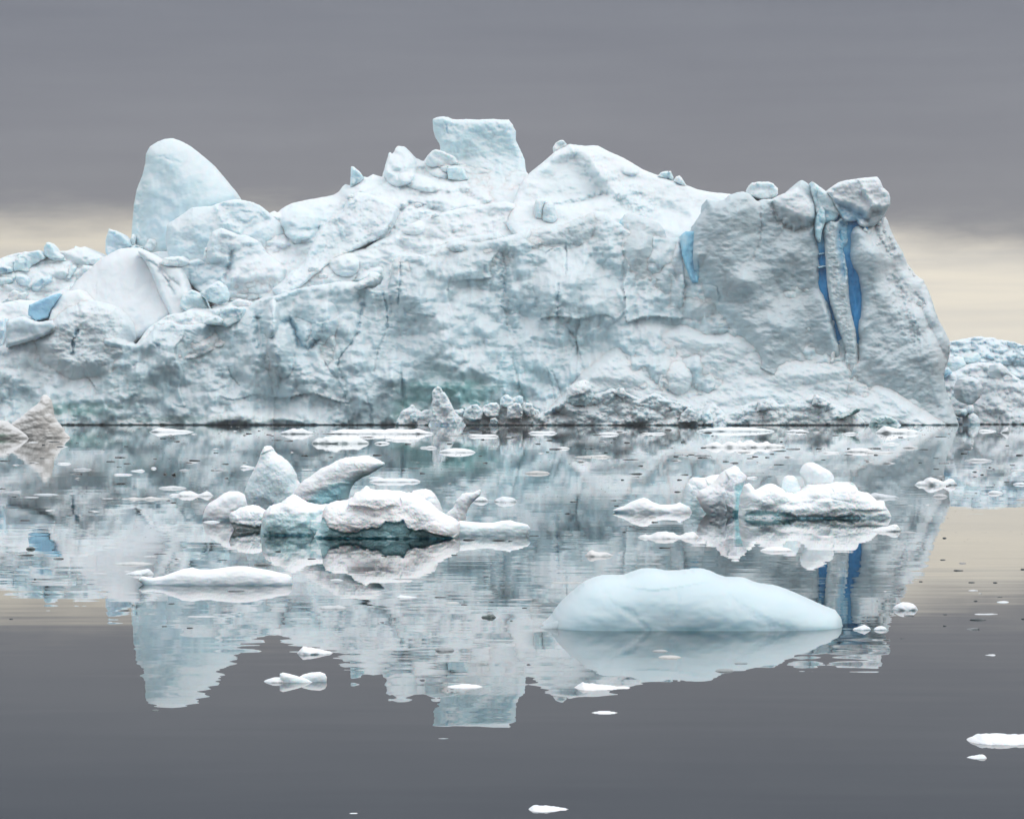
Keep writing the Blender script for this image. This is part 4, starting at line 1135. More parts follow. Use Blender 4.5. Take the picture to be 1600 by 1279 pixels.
# right body: flank light and face shade are put into its tints
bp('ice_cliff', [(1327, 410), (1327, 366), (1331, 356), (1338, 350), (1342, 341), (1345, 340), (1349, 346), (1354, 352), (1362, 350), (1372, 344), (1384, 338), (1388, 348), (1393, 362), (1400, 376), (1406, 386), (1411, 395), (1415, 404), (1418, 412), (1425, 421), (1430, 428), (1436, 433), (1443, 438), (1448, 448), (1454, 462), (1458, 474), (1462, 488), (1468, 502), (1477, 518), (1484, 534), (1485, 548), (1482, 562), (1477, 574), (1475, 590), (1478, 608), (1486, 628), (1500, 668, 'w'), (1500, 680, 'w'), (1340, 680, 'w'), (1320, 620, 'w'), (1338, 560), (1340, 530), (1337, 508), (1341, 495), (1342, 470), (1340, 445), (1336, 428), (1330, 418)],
   -6.5, M_CLIFF, 'right hand cliff with its long flank tinted bright', cell=1.4, lean=0.05, curve=0.05, yref=664, rh=20, ah=12, rs=40, as_=6, jag=1.0, tint=(0.49, 0.575, 0.61), tv=0.07, seed=48, back=36, notch=(663.6, 1.6, 2.5),
   nz=[('fbm', 90, 80, 4.5), ('lump', 50, 70, 1.8, dict(mask=(80, -0.2, 0.3), ang=-0.5)), ('rid', 28, 14, 0.7, dict(ang=-0.3)), ('fbm', 9, 5, 0.28), ('rid', 5, 2.8, 0.16)],
   feats=[('area', [(1362, 345), (1388, 340), (1412, 395), (1445, 440), (1470, 510), (1478, 560), (1440, 520), (1412, 470), (1388, 430), (1370, 385)], 24, 11, (0.80, 0.83, 0.85), 0.8),
          ('area', [(1340, 342), (1352, 350), (1366, 372), (1362, 384), (1348, 360)], 5, 2, (0.66, 0.7, 0.72), 0.5), ('groove', [(1366, 360), (1376, 380), (1386, 396), (1392, 390)], 6, 3, (0.54, 0.60, 0.63), 0.5),
          ('groove', [(1430, 462), (1440, 466), (1446, 476)], 3, 3, (0.5, 0.6, 0.64), 0.5), ('bump', 1370, 395, 40, 50, 0.4, 5, 0), ('groove', [(1395, 440), (1410, 480), (1430, 530)], 10, 3, None, 0),
          ('spot', 1400, 510, 50, 40, 0.3, (0.52, 0.60, 0.64), 0.5), ('groove', [(1338, 505), (1339, 525), (1338, 545)], 1.8, 2, (0.30, 0.48, 0.60), 0.6),
          ('bump', 1425, 640, 14, 16, 0, 3, 2)])
for i, (x, y, s) in enumerate([(1346, 350, 5), (1352, 360, 4), (1374, 350, 5), (1382, 362, 4), (1390, 372, 4), (1396, 385, 3), (1414, 412, 3), (1420, 420, 3), (1427, 430, 3), (1377, 372, 4), (1386, 390, 4), (1436, 474, 6), (1444, 480, 4), (1369, 382, 3), (1402, 396, 3)]):
    block([(x - s, y + s), (x - s * 0.9, y - s * 0.4), (x, y - s * 1.2), (x + s * 0.9, y - s * 0.5), (x + s, y + s * 0.8)], 5, 400 + i, (0.62, 0.69, 0.72), name='boulder', back=6, rh=2, ah=1.5, cell=1.0, nz=[('rid', 5, 3, 0.4)])
# apron of fallen snow under the right cliff
bp('snow_apron', [(850, 640, 's'), (880, 610, 's'), (905, 580, 's'), (940, 550, 's'), (965, 532, 's'), (990, 524, 's'), (1020, 522, 's'), (1050, 508, 's'), (1062, 502, 's'), (1075, 502, 's'), (1090, 510, 's'), (1105, 516, 's'), (1120, 515, 's'), (1135, 508, 's'), (1150, 505, 's'), (1162, 512, 's'), (1175, 526, 's'), (1190, 532, 's'), (1210, 540, 's'), (1240, 552, 's'), (1285, 552, 's'), (1297, 547, 's'), (1304, 546, 's'), (1307, 556, 's'), (1330, 556, 's'), (1350, 564, 's'), (1380, 590, 's'), (1420, 620, 's'), (1460, 645, 's'), (1494, 665, 'w'), (1500, 680, 'w'), (860, 680, 'w')],
   -13, M_BERG, 'apron of fallen snow at the foot of the right cliff', cell=1.4, lean=0.14, yref=664, rh=10, ah=4, rs=22, as_=14, jag=1.4, tint=(0.72, 0.80, 0.83), tv=0.06, seed=49, back=30, notch=(664.4, 1.6, 2.0),
   nz=[('fbm', 110, 60, 6), ('lump', 40, 22, 1.8, dict(mask=(80, -0.2, 0.3))), ('rid', 24, 10, 0.7, dict(ang=0.35)), ('fbm', 8, 4.5, 0.3), ('rid', 5, 2.8, 0.18)],
   feats=[('groove', [(1352, 570), (1362, 575), (1369, 580)], 4, 2.5, (0.40, 0.58, 0.62), 0.7), ('groove', [(1330, 575), (1345, 582), (1358, 590), (1385, 596), (1392, 602)], 3, 2, (0.6, 0.66, 0.68), 0.5),
          ('spot', 1210, 560, 26, 12, 0.4, (0.58, 0.67, 0.71), 0.6), ('spot', 1050, 545, 40, 14, 0, (0.62, 0.69, 0.72), 0.5), ('bump', 1060, 590, 22, 26, 0, 4, 2)])
block([(1028, 612), (1029, 592), (1032, 580), (1040, 576), (1056, 576), (1064, 580), (1066, 594), (1064, 610), (1048, 614)], 5, 81, (0.74, 0.80, 0.83), back=8, feats=[('groove', [(1038, 611), (1050, 609), (1058, 607)], 1.7, 1.4, (0.10, 0.40, 0.58), 0.95)])
block([(1084, 608), (1084, 600), (1088, 597), (1096, 597), (1098, 607), (1092, 609)], 5, 82, (0.58, 0.70, 0.75), back=5)
block([(1296, 566), (1298, 552), (1302, 545), (1307, 548), (1306, 560), (1302, 568)], 5, 83, WHITE, back=6)

# ------------------------------------------------------------------ brash ice heaped along the foot of the berg
heap = empty('ice_rubble_bank', (0, Y0 - 34, 0), 'bank of heaped grey ice rubble along the foot of the giant iceberg', 'ice rubble')


def hp(name, pts, dY, mat=None, label=None, **kw):
    me = relief(name, pts, Y0 + dY, **kw)
    return part(name, me, mat or M_BERG, heap, label)


hp('rubble_mass', [(828, 680, 'w'), (834, 655), (842, 646), (862, 638), (872, 630), (886, 622), (895, 632), (908, 634), (920, 622), (930, 615), (945, 612), (955, 606), (965, 610), (975, 612), (985, 616), (1000, 622), (1010, 618), (1022, 614), (1032, 616), (1042, 624), (1060, 628), (1078, 634), (1084, 645), (1090, 655), (1094, 680, 'w')],
   -40, None, 'dirty grey rubble under the middle of the cliff', cell=1.2, lean=0.10, yref=664, rh=6, ah=3, jag=2.2, tint=(0.58, 0.65, 0.675), tv=0.12, seed=91, back=14, notch=(665.2, 2.2, 2),
   nz=[('lump', 26, 18, 4.5), ('block', 12, 8, 2.2), ('rid', 8, 5, 0.9), ('fbm', 3, 2, 0.35)],
   feats=[('area', [(862, 640), (880, 636), (895, 650), (898, 668), (864, 668)], 5, 4, (0.42, 0.48, 0.50), 0.6), ('spot', 920, 640, 40, 14, 0, (0.50, 0.60, 0.63), 0.6), ('spot', 1010, 642, 30, 10, 0, (0.5, 0.62, 0.66), 0.6)])
hp('rubble_mass', [(612, 680, 'w'), (622, 652), (626, 645), (630, 640), (640, 636), (643, 631), (648, 638), (658, 644), (662, 640), (670, 640), (690, 645), (712, 640), (722, 638), (730, 648), (745, 640), (760, 634), (775, 628), (782, 634), (786, 620), (793, 616), (801, 622), (808, 618), (815, 618), (818, 628), (830, 630), (834, 638), (842, 640), (850, 680, 'w')],
   -38, None, 'white rubble around the pinnacle', cell=1.2, lean=0.10, yref=664, rh=6, ah=3, jag=2.0, tint=(0.72, 0.76, 0.78), tv=0.08, seed=93, back=14, notch=(665.0, 2.2, 2),
   nz=[('lump', 22, 15, 3.6), ('block', 12, 9, 1.8), ('rid', 8, 5, 0.7), ('fbm', 3, 2, 0.3)], feats=[('spot', 720, 650, 60, 12, 0, (0.62, 0.72, 0.76), 0.5)])
hp('rubble_mass', [(1088, 680, 'w'), (1092, 645), (1100, 640), (1108, 632), (1116, 630), (1126, 640), (1135, 648), (1150, 640), (1165, 634), (1178, 628), (1192, 626), (1205, 622), (1218, 632), (1235, 630), (1250, 626), (1270, 616), (1285, 620), (1300, 630), (1320, 636), (1338, 644), (1345, 652), (1352, 660), (1356, 680, 'w')],
   -36, None, 'rubble right of the middle', cell=1.25, lean=0.14, yref=664, rh=7, ah=3, jag=2.0, tint=(0.68, 0.75, 0.77), tv=0.1, seed=95, back=14, notch=(665.0, 2.2, 2),
   nz=[('lump', 30, 18, 3.4), ('block', 13, 8, 1.8), ('rid', 8, 4.5, 0.8), ('fbm', 3, 2, 0.35)],
   feats=[('spot', 1105, 648, 14, 14, 0, (0.50, 0.70, 0.74), 0.7), ('spot', 1148, 640, 26, 10, 0, (0.55, 0.65, 0.66), 0.5)])


def hblock(pts, dY, seed, tint=(0.76, 0.80, 0.82), label=None, name='ice_block', **kw):
    a = dict(cell=1.0, lean=0.06, yref=664, rh=3.5, ah=2.2, jag=1.5, back=8, nz=[('facet', 12, 10, 1.8), ('block', 7, 6, 0.8), ('rid', 5, 3, 0.4)])
    a.update(kw)
    return hp(name, pts, dY, None, label, tint=tint, seed=seed, **a)


hblock([(668, 668), (675, 650), (674, 630), (676, 624), (675, 612), (679, 606), (684, 603), (689, 606), (691, 613), (694, 612), (700, 622), (706, 634), (712, 645), (724, 655), (730, 668)], -44, 101, label='leaning pinnacle of white ice', name='ice_pinnacle')
hblock([(724, 650), (726, 640), (735, 633), (745, 631), (751, 636), (756, 645), (752, 656), (735, 658)], -42, 102, (0.66, 0.75, 0.78))
hblock([(752, 642), (756, 634), (766, 629), (776, 628), (782, 638), (778, 650), (760, 652)], -41, 103)
hblock([(781, 632), (782, 622), (788, 617), (794, 616), (800, 622), (804, 632), (796, 640)], -41, 104, PALE)
hblock([(805, 628), (806, 620), (811, 617), (817, 620), (818, 630), (812, 634)], -41, 105, PALE)
hblock([(792, 655), (793, 636), (803, 629), (813, 630), (818, 642), (815, 655)], -43, 106)
hblock([(815, 640), (822, 629), (832, 630), (836, 648), (826, 652)], -42, 107)
hblock([(883, 628), (887, 612), (890, 603), (898, 598), (905, 595), (914, 593), (921, 596), (925, 608), (929, 618), (925, 628), (915, 634), (900, 634)], -44, 108, (0.72, 0.765, 0.785), label='boulder of rough ice perched on the rubble', rh=12, ah=6,
       feats=[('below', [(880, 622), (900, 618), (915, 614), (930, 610)], 4, 2, (0.50, 0.66, 0.70), 0.8)])
hblock([(960, 614), (966, 606), (975, 606), (980, 616), (974, 622)], -42, 109)
hblock([(1102, 664), (1098, 652), (1102, 642), (1108, 640), (1113, 650), (1114, 662)], -43, 110, PALE)
hblock([(1112, 668), (1114, 656), (1124, 648), (1130, 650), (1136, 662), (1134, 668)], -43, 111)
hblock([(1060, 660), (1064, 646), (1076, 636), (1088, 642), (1090, 660)], -43, 112, (0.62, 0.67, 0.69))
hblock([(1184, 642), (1186, 628), (1194, 622), (1202, 628), (1206, 638), (1198, 642)], -40, 113, (0.64, 0.69, 0.71))
hblock([(1308, 650), (1322, 645), (1338, 636), (1345, 637), (1343, 643), (1328, 650), (1312, 655)], -41, 114, (0.28, 0.44, 0.42), label='dark green tilted slab', rh=3, ah=2)
hblock([(1360, 668), (1368, 652), (1384, 648), (1398, 654), (1408, 664), (1410, 668)], -36, 115, (0.46, 0.62, 0.62), label='smooth teal boulder at the waterline')
hblock([(1270, 632), (1275, 616), (1284, 620), (1300, 630), (1290, 636)], -39, 116)
hblock([(642, 660), (640, 648), (648, 644), (654, 650), (652, 660)], -42, 117, PALE)
hblock([(764, 664), (766, 654), (774, 651), (780, 658), (776, 666)], -42, 118, (0.6, 0.66, 0.68))

# ------------------------------------------------------------------ the second iceberg, far right
berg2 = empty('iceberg', (165, Y0 + 150, 0), 'low jumbled iceberg at the right edge behind the big cliff', 'iceberg')


def b2(name, pts, dY, mat=None, label=None, **kw):
    me = relief(name, pts, Y0 + dY, **kw)
    return part(name, me, mat or M_BERG, berg2, label)


b2('rubble_slope', [(1455, 560), (1478, 540), (1490, 533), (1503, 530), (1510, 529), (1520, 527), (1530, 525), (1540, 527), (1552, 527), (1560, 530), (1572, 532), (1585, 534), (1596, 538), (1640, 545), (1700, 560), (1700, 620), (1455, 620)],
   190, None, 'chaotic crest of blue blocks', cell=1.25, lean=0.30, rh=4, ah=3, jag=2.2, tint=(0.60, 0.735, 0.80), seed=121, back=30, nz=[('fbm', 50, 30, 6), ('block', 15, 11, 4.5), ('block', 7, 6, 1.8), ('rid', 4, 3, 0.5)])
b2('ice_mass', [(1455, 668, 'w'), (1465, 600), (1480, 585), (1500, 578), (1520, 568), (1535, 565), (1552, 568), (1562, 566), (1572, 574), (1578, 582), (1590, 590), (1610, 600), (1700, 610), (1700, 680, 'w'), (1455, 680, 'w')],
   110, None, None, cell=1.25, lean=0.22, yref=664, rh=8, ah=4, jag=1.6, tint=(0.72, 0.77, 0.80), seed=123, back=30, notch=(663.4, 1.8, 2),
   nz=[('fbm', 50, 34, 5), ('lump', 28, 20, 3.2), ('block', 12, 9, 1.8), ('rid', 6, 3.6, 0.5)], feats=[('groove', [(1540, 578), (1545, 590), (1552, 596)], 3, 3, (0.5, 0.57, 0.6), 0.6), ('groove', [(1590, 590), (1600, 600)], 3, 3, (0.25, 0.3, 0.33), 0.7)])
for i, (pts, d, tn) in enumerate([
        ([(1478, 590), (1480, 565), (1490, 556), (1505, 558), (1510, 570), (1500, 582)], 140, PALE), ([(1508, 566), (1510, 558), (1518, 552), (1530, 551), (1533, 562), (1520, 570)], 150, PALE),
        ([(1472, 590), (1476, 576), (1482, 573), (1488, 582), (1478, 590)], 120, (0.45, 0.68, 0.82)), ([(1500, 622), (1497, 606), (1503, 592), (1518, 588), (1530, 594), (1536, 606), (1532, 620), (1520, 632), (1508, 628)], 96, (0.66, 0.74, 0.78)),
        ([(1498, 648), (1500, 640), (1508, 638), (1514, 644), (1508, 652)], 84, (0.5, 0.63, 0.66)), ([(1510, 644), (1514, 634), (1521, 632), (1523, 642), (1514, 648)], 86, WHITE),
        ([(1512, 668), (1512, 650), (1520, 644), (1528, 650), (1532, 660), (1530, 668)], 82, (0.64, 0.71, 0.74)), ([(1552, 580), (1554, 570), (1562, 566), (1572, 574), (1575, 584), (1566, 590)], 104, WHITE)]):
    b2('ice_block', pts, d, M_SMOOTH, cell=1.2, lean=0.05, rh=8, ah=4, jag=0.8, tint=tn, seed=130 + i, back=12, nz=[('fbm', 20, 16, 1.6), ('rid', 6, 4, 0.3)])

# ------------------------------------------------------------------ floating ice near the camera
def floe(name, pts, yw, thick, label, cat, mat=None, parent=None, group=None, **kw):
    me = floe_mesh(name, pts, yw, thick, **kw)
    if parent is not None:
        place(me, parent.location)
        return link(name, me, mat or M_FLOE, parent, label)
    n = len(me.vertices)
    a = np.empty(n * 3, np.float32)
    me.vertices.foreach_get('co', a)
    a = a.reshape(-1, 3)
    loc = (float(a[:, 0].mean()), float(a[:, 1].mean()), 0.0)
    place(me, loc)
    o = link(name, me, mat or M_FLOE, None, label, cat, group)
    o.location = loc
    return o


def wy(yw):
    return H * F / (yw - HY)


AQ = (0.33, 0.62, 0.66)
# ---- left cluster
cl = empty('ice_floe', ((540 - CX) * wy(838) / F, wy(838) + 0.3, 0), 'largest cluster, with a pointed sail and a tilted wedge on a white base', 'ice floe')


def c1(name, pts, yw, thick, label=None, **kw):
    kw.setdefault('power', 0.42)
    thick = thick * 1.5
    kw['cell'] = kw.get('cell', 1.0) * 0.8
    return floe(name, pts, yw, thick, label, None, parent=cl, **kw)


NF = [('fbm', 40, 26, 6), ('facet', 26, 18, 6), ('block', 12, 8, 2.0), ('rid', 7, 5, 1.0), ('fbm', 3, 2, 0.4)]
c1('ice_sail', [(382, 769), (385, 758), (392, 742), (399, 730), (404, 718), (409, 705), (413, 697), (418, 696), (424, 697), (428, 701), (430, 706), (438, 711), (450, 720), (458, 730), (464, 742), (465, 749), (471, 757), (474, 766), (476, 780), (470, 815), (400, 815), (387, 790)],
   822, 26, 'pointed pale blue sail', cell=1.0, Yoff=2.2, seed=201, tint=(0.76, 0.88, 0.92), nz=[('fbm', 40, 50, 8), ('facet', 46, 40, 9), ('rid', 14, 8, 1.0), ('fbm', 4, 3, 0.4)], power=0.6, jag=1.2, wet=(120, (0.62, 0.78, 0.84), 0.6))
c1('ice_wedge', [(459, 776), (461, 766), (468, 757), (476, 749), (484, 745), (490, 740), (500, 732), (513, 727), (525, 720), (540, 714), (555, 713), (566, 711), (575, 711), (585, 715), (594, 719), (602, 723), (600, 727), (590, 733), (578, 741), (566, 746), (556, 752), (550, 760), (546, 770), (543, 784), (520, 800), (480, 800), (464, 786)],
   828, 34, 'tilted white wedge', cell=1.0, Yoff=0.9, seed=202, lean=-0.2, nz=[('fbm', 40, 22, 6), ('facet', 34, 20, 6), ('block', 14, 9, 1.6), ('rid', 9, 5, 1.0)], jag=1.1,
   feats=[('area', [(500, 765), (530, 752), (570, 742), (602, 726), (600, 750), (560, 775), (530, 790), (480, 790)], 9, 3, (0.46, 0.78, 0.86), 0.95)])
c1('ice_dome', [(316, 812), (319, 801), (321, 794), (326, 786), (338, 779), (350, 770), (358, 767), (372, 767), (380, 771), (388, 777), (396, 783), (402, 796), (404, 812), (396, 836), (340, 832)],
   813, 34, 'smooth rounded lobe at the left end', cell=1.0, seed=203, nz=[('fbm', 40, 30, 8), ('fbm', 12, 9, 1.2)], jag=0.4, wet=(16, (0.50, 0.62, 0.68), 0.5))
c1('ice_lobe', [(358, 808), (361, 800), (368, 797), (374, 793), (384, 790), (395, 788), (404, 790), (412, 795), (420, 800), (424, 818), (418, 842), (372, 836), (362, 820)],
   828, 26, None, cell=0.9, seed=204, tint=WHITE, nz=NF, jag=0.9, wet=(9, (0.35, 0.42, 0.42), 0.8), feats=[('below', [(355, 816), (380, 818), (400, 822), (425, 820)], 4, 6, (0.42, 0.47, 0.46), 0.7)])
c1('ice_base', [(408, 850), (410, 812), (414, 798), (422, 790), (440, 784), (450, 776), (458, 771), (466, 776), (480, 784), (500, 788), (530, 785), (560, 780), (600, 790), (640, 810), (640, 856), (420, 858)],
   836, 46, 'aqua tinted body of the cluster', cell=1.1, seed=205, tint=(0.66, 0.84, 0.87), nz=[('fbm', 50, 30, 8), ('facet', 34, 24, 9), ('block', 14, 10, 2), ('rid', 8, 5, 1.0)], jag=1.4, wet=(26, (0.42, 0.70, 0.74), 0.6),
   feats=[('area', [(405, 780), (470, 770), (510, 782), (508, 796), (486, 802), (450, 796), (412, 806)], 5, -5, (0.86, 0.87, 0.88), 0.9), ('groove', [(420, 836), (460, 838), (500, 840)], 4, 7, (0.20, 0.42, 0.45), 0.7)])
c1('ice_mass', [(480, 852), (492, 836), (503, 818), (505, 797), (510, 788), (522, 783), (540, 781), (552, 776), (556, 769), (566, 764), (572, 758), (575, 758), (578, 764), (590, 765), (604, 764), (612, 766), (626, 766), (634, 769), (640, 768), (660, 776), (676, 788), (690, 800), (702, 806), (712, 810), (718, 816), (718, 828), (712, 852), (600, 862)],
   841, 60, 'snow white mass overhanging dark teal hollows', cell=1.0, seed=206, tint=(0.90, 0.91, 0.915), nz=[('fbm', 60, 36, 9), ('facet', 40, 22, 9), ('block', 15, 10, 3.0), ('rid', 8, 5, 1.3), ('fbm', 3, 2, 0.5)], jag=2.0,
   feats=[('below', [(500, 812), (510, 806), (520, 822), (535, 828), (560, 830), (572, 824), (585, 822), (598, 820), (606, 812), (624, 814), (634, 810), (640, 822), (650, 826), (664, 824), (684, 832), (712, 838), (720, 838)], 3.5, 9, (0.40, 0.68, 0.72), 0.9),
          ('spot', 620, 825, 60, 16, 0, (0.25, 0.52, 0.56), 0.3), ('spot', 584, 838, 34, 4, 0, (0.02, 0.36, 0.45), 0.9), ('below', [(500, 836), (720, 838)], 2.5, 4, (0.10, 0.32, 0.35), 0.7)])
c1('ice_lobe', [(632, 790), (640, 772), (646, 766), (656, 764), (665, 763), (674, 766), (680, 772), (686, 782), (690, 792), (693, 802), (694, 815), (690, 845), (640, 845)],
   834, 28, None, cell=1.0, Yoff=0.6, seed=207, tint=(0.80, 0.85, 0.87), nz=NF, jag=0.8)

floe('ice_prong', [(694, 806), (700, 799), (708, 793), (712, 786), (711, 783), (718, 776), (722, 771), (730, 769), (740, 769), (746, 766), (750, 764), (752, 768), (750, 774), (742, 781), (736, 787), (732, 794), (728, 803), (727, 816), (722, 824), (696, 820)],
     808, 13, 'crooked white prong of ice rising from the water right of the largest cluster', 'ice floe', cell=0.8, seed=208, tint=(0.80, 0.84, 0.86), nz=[('fbm', 24, 18, 4), ('fbm', 8, 6, 0.8)], jag=0.4, power=0.55)
floe('ice_log', [(700, 826), (710, 816), (720, 813), (738, 815), (756, 816), (770, 816), (785, 813), (797, 812), (806, 815), (816, 817), (824, 819), (829, 825), (826, 833), (820, 842), (800, 850), (710, 850), (698, 838)],
     837, 16, 'smooth log shaped floe beside the right end of the largest cluster', 'ice floe', cell=0.9, seed=209, tint=(0.74, 0.84, 0.87), nz=[('fbm', 40, 18, 4), ('fbm', 12, 7, 0.7)], jag=0.4, wet=(8, (0.52, 0.66, 0.70), 0.5))

# ---- right cluster
cr = empty('ice_floe', ((1225 - CX) * wy(808) / F, wy(808) + 0.4, 0), 'bright bumpy ice cluster with a round knob on top, right of centre', 'ice floe')


def c2(name, pts, yw, thick, label=None, **kw):
    kw.setdefault('power', 0.42)
    thick = thick * 1.5
    kw['cell'] = kw.get('cell', 1.0) * 0.8
    return floe(name, pts, yw, thick, label, None, parent=cr, **kw)


c2('ice_tail', [(956, 797), (965, 793), (975, 790), (985, 784), (995, 780), (1006, 777), (1012, 779), (1020, 784), (1032, 788), (1046, 788), (1056, 787), (1062, 784), (1068, 787), (1078, 792), (1085, 808), (1070, 818), (990, 812), (962, 800)],
   801, 20, 'low tapering tail to the left', cell=0.9, seed=221, tint=(0.80, 0.84, 0.86), nz=[('fbm', 36, 16, 4), ('rid', 14, 8, 0.7)], jag=0.5)
c2('ice_shoulder', [(1066, 790), (1068, 772), (1071, 758), (1076, 750), (1082, 745), (1090, 745), (1100, 746), (1112, 742), (1124, 741), (1140, 742), (1150, 780), (1140, 825), (1080, 822), (1070, 806)],
   802, 30, None, cell=1.0, Yoff=1.0, seed=222, tint=(0.66, 0.76, 0.79), nz=NF, jag=0.8, feats=[('area', [(1078, 745), (1100, 740), (1130, 738), (1112, 760), (1094, 762)], 5, -3, (0.84, 0.86, 0.87), 0.8)], wet=(26, (0.45, 0.66, 0.70), 0.7))
c2('ice_block', [(1088, 774), (1092, 767), (1102, 762), (1112, 756), (1120, 748), (1126, 740), (1132, 734), (1140, 731), (1144, 728), (1149, 727), (1154, 730), (1156, 735), (1162, 739), (1167, 744), (1167, 748), (1163, 753), (1162, 775), (1163, 800), (1164, 822), (1130, 826), (1112, 812), (1100, 798), (1093, 787)],
   804, 34, 'grey block with a vertical aqua column', cell=0.9, seed=223, tint=(0.78, 0.82, 0.85), nz=[('fbm', 40, 34, 7), ('facet', 30, 24, 9), ('block', 13, 9, 1.6), ('rid', 8, 6, 1.0)], jag=1.2,
   feats=[('area', [(1144, 758), (1162, 752), (1163, 826), (1144, 826)], 3, 4, (0.42, 0.70, 0.75), 0.9), ('area', [(1108, 792), (1120, 784), (1140, 796), (1142, 806), (1118, 808)], 4, 5, (0.36, 0.42, 0.46), 0.7), ('groove', [(1144, 800), (1163, 800)], 4, 2, (0.25, 0.60, 0.70), 0.6)])
c2('ice_body', [(1155, 810), (1158, 775), (1162, 758), (1170, 754), (1176, 760), (1179, 766), (1185, 763), (1195, 757), (1204, 755), (1212, 757), (1220, 762), (1226, 768), (1240, 770), (1254, 764), (1262, 757), (1280, 756), (1296, 755), (1306, 752), (1316, 753), (1326, 752), (1334, 755), (1338, 764), (1346, 768), (1354, 769), (1362, 776), (1368, 781), (1380, 782), (1380, 790), (1386, 796), (1390, 806), (1388, 812), (1370, 826), (1170, 828)],
   809, 50, 'broad lumpy body, aqua at the waterline', cell=1.05, seed=224, tint=(0.82, 0.90, 0.925), nz=[('fbm', 60, 36, 8), ('facet', 36, 22, 10), ('block', 15, 10, 3.0), ('rid', 8, 5, 1.3), ('fbm', 3, 2, 0.5)], jag=2.0, wet=(7, AQ, 0.55),
   feats=[('groove', [(1164, 802), (1190, 800), (1225, 804)], 4.5, 9, (0.33, 0.66, 0.70), 0.8), ('bump', 1270, 793, 60, 16, 0, 9, 2), ('groove', [(1225, 805), (1290, 806), (1340, 805)], 2.5, 5, (0.35, 0.68, 0.72), 0.6), ('groove', [(1262, 766), (1280, 764), (1298, 756)], 3, 3, (0.55, 0.80, 0.83), 0.6)])
c2('ice_lump', [(1218, 784), (1221, 768), (1222, 752), (1225, 745), (1231, 742), (1240, 743), (1246, 748), (1249, 758), (1256, 766), (1258, 784)], 809, 16, None, cell=0.9, Yoff=0.75, seed=225, tint=(0.76, 0.86, 0.885), nz=[('fbm', 24, 18, 4), ('fbm', 10, 8, 1)], jag=0.4)
c2('ice_knob', [(1249, 738), (1252, 730), (1256, 725), (1262, 722), (1270, 722), (1278, 725), (1286, 730), (1296, 735), (1302, 742), (1303, 748), (1300, 756), (1294, 762), (1280, 768), (1264, 768), (1258, 760), (1256, 750)],
   809, 24, 'rounded knob perched on top', cell=0.9, Yoff=0.75, seed=226, tint=(0.82, 0.87, 0.89), nz=[('fbm', 30, 24, 5), ('block', 26, 20, 2)], jag=0.4)

# ---- the smooth mound in front
mo = empty('ice_mound', ((1075 - CX) * wy(984) / F, wy(984) + 0.35, 0), 'large smooth pale blue ice mound in the foreground', 'ice mound')
floe('ice_hull', [(836, 984), (840, 978), (852, 970), (860, 962), (866, 952), (876, 941), (888, 929), (900, 918), (912, 908), (924, 903), (937, 899), (955, 897), (975, 898), (988, 893), (1000, 889), (1012, 887), (1026, 888), (1040, 891), (1052, 892), (1068, 890), (1085, 888), (1100, 888), (1110, 891), (1122, 897), (1138, 902), (1152, 901), (1164, 902), (1178, 908), (1194, 912), (1208, 913), (1222, 917), (1240, 924), (1262, 934), (1284, 944), (1305, 952), (1312, 962), (1316, 984), (1310, 1010), (1200, 1040), (940, 1040), (850, 1004)],
     984, 165, 'smooth rounded blue hull', None, M_MOUND, mo, cell=1.7, seed=231, tint=(0.56, 0.69, 0.73), nz=[('fbm', 140, 70, 9), ('lump', 80, 34, 2.6), ('fbm', 30, 14, 0.6), ('rid', 50, 12, 0.5), ('facet', 120, 60, 4)], jag=0.8, tv=0.035, feats=[('groove', [(930, 905), (948, 930), (985, 952), (1010, 978)], 5, 1.6, None, 0), ('groove', [(1112, 893), (1135, 930), (1190, 962), (1230, 980)], 6, 1.6, None, 0), ('groove', [(1040, 893), (1052, 925), (1044, 960)], 4, 1.0, None, 0)], wet=(26, (0.46, 0.61, 0.64), 0.6))
floe('ice_skirt', [(836, 985), (846, 979), (858, 974), (868, 970), (880, 967), (892, 964), (903, 960), (910, 962), (918, 970), (928, 977), (944, 982), (962, 990), (930, 1000), (850, 998)],
     983, 22, 'thin grey translucent skirt at the left end', None, M_GREYICE, mo, cell=1.0, seed=232, Yoff=0.1, tint=(0.42, 0.50, 0.53), nz=[('fbm', 30, 18, 2), ('block', 20, 14, 1.5)], jag=0.6)

# ---- named floes: (x0, x1, waterline, height, style, tint, label)
G1 = 'small ice floes drifting on the calm water'
WH, GR, BG, DK, AQU = (0.74, 0.77, 0.79), (0.46, 0.48, 0.50), (0.58, 0.57, 0.55), (0.05, 0.065, 0.065), (0.62, 0.78, 0.82)


